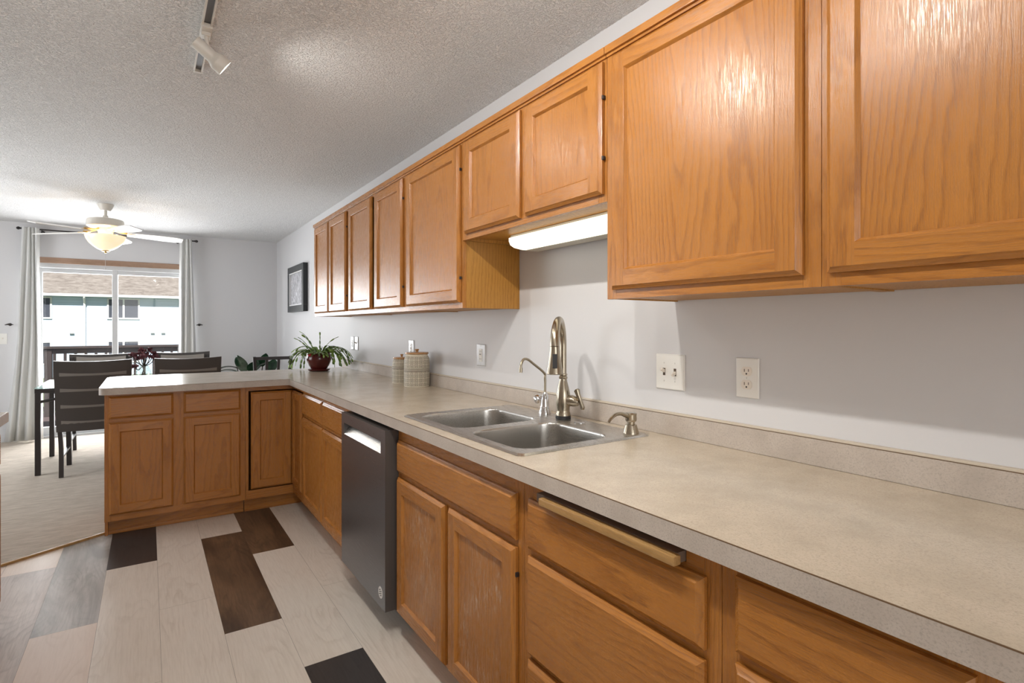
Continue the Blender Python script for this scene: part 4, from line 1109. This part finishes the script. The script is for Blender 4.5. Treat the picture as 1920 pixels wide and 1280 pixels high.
leaves = [(-.17, -.10, .755, (-1, -.1, .42), .25, .045, 1.2), (-.10, -.10, .70, (-.30, -.35, 1), .25, .085, .5), (-.02, -.12, .70, (.15, -.5, .8), .22, .07, .9), (.02, -.05, .69, (.5, -.25, .75), .24, .06, 1.0),
          (.13, -.02, .76, (.10, -.45, 1), .20, .060, .7), (.22, -.06, .68, (.10, -.40, 1), .20, .075, .6), (-.16, .04, .70, (-.8, .25, .35), .24, .06, 1.0), (.05, .06, .70, (.3, .5, .8), .22, .07, .8), (-.05, -.16, .64, (-.2, -.9, .5), .22, .07, 1.0)]
for x, y, z, d, L, W, dr in leaves:
    bigleaf(b, (x, y, z), d, L, W, dr); tube(bs, smooth_path([(x * .2, y * .2, .24), (x * .6, y * .6, .45), (x, y, z + .005)], 4), .006, 6)
obj('stems', bs, M_stem, fp); obj('leaves', b, M_rubber, fp, smooth=50)

# ------------------------------------------------------------------ curtains, rod, hold-backs
YR = YF - .085; ZR = 2.362
rd = thing('curtain_rod', 'thin dark curtain rod with finials above the patio door', 'curtain rod', (0, YR, ZR))
b = new(); tube(b, [(-1.155, 0, 0), (.485, 0, 0)], .008, 12); obj('rod', b, M_bronze, rd)
for x, s in ((-1.155, -1), (.485, 1)):
    b = new(); lathe(b, [(.008, 0), (.012, .004), (.009, .010), (.016, .020), (.017, .030), (.010, .042), (0, .046)], (x, 0, 0), 16, Matrix.Rotation(s * math.pi / 2, 4, 'Y')); obj('finial', b, M_bronze, rd)
for x in (-.985, .31):
    b = new(); tube(b, [(x, .0838, -.02), (x, .03, -.016), (x, 0.003, -.0125)], .006, 8); lathe(b, [(0, 0), (.018, 0), (.018, .004), (0, .005)], (x, .0845, -.02), 14, Matrix.Rotation(math.pi / 2, 4, 'X')); obj('bracket', b, M_bronze, rd)
def curtain(label, top, mid, bot, folds, seed):
    r = random.Random(seed); bm = new(); n = folds * 10; rows = []
    zs = [2.375 - ZB_ for ZB_ in [0, .015, .05, .12, .3, .6, .9, 1.2, 1.5, 1.8, 2.1, 2.343]]
    ph = [r.uniform(-.5, .5) for _ in range(folds + 1)]
    for z in zs:
        t_ = (2.375 - z) / 2.343
        if t_ < .55: k = t_ / .55; a0 = top[0] + (mid[0] - top[0]) * k; a1 = top[1] + (mid[1] - top[1]) * k
        else: k = (t_ - .55) / .45; a0 = mid[0] + (bot[0] - mid[0]) * k; a1 = mid[1] + (bot[1] - mid[1]) * k
        row = []
        for i in range(n + 1):
            u = i / n; f = u * folds; am = .020 + .010 * t_
            row.append(bm.verts.new((a0 + (a1 - a0) * u + .006 * math.sin(f * 2.1 + z * 2), am * math.cos(math.tau * f + .6 * ph[int(min(f, folds))] * t_) + .005 * math.sin(3 * z + f), z)))
        rows.append(row)
    for a_, c_ in zip(rows, rows[1:]):
        for i in range(n): bm.faces.new((a_[i], a_[i + 1], c_[i + 1], c_[i]))
    o = obj('curtain', bm, M_curtain, None, (0, YF - .124, 0), smooth=80)
    m_ = o.modifiers.new('cloth_thickness', 'SOLIDIFY'); m_.thickness = .002; m_.offset = 0
    tag(o, label, 'curtain', 'patio door curtains')
curtain('off-white curtain hanging left of the patio door', (-1.145, -1.005), (-1.19, -.985), (-1.295, -.975), 4, 3)
curtain('off-white curtain hanging right of the patio door', (.335, .465), (.315, .495), (.285, .515), 3, 8)
for x, s, side in ((-1.262, 1, 'left of the left curtain'), (.548, -1, 'right of the right curtain')):
    hb = thing('curtain_holdback', f'small bronze curtain holdback on the wall {side}', 'holdback', (x, YF, 1.303))
    b = new(); tube(b, [(0, -.0005, 0), (0, -.05, 0)], .005, 10); lathe(b, [(0, 0), (.016, 0), (.014, .005), (0, .006)], (0, -.0003, 0), 16, Matrix.Rotation(math.pi / 2, 4, 'X')); obj('post', b, M_bronze, hb)
    b = new(); tube(b, [(-.035, -.052, -.004), (0, -.054, .004), (.035, -.052, -.002)], [.004, .010, .004], 10); obj('bar', b, M_bronze, hb)

# render quality settings that are not size or sample related
try:
    S.cycles.max_bounces = 10; S.cycles.diffuse_bounces = 5; S.cycles.glossy_bounces = 4; S.cycles.transparent_max_bounces = 12
    S.cycles.sample_clamp_indirect = 6.0
    S.cycles.use_denoising = True
except Exception: pass
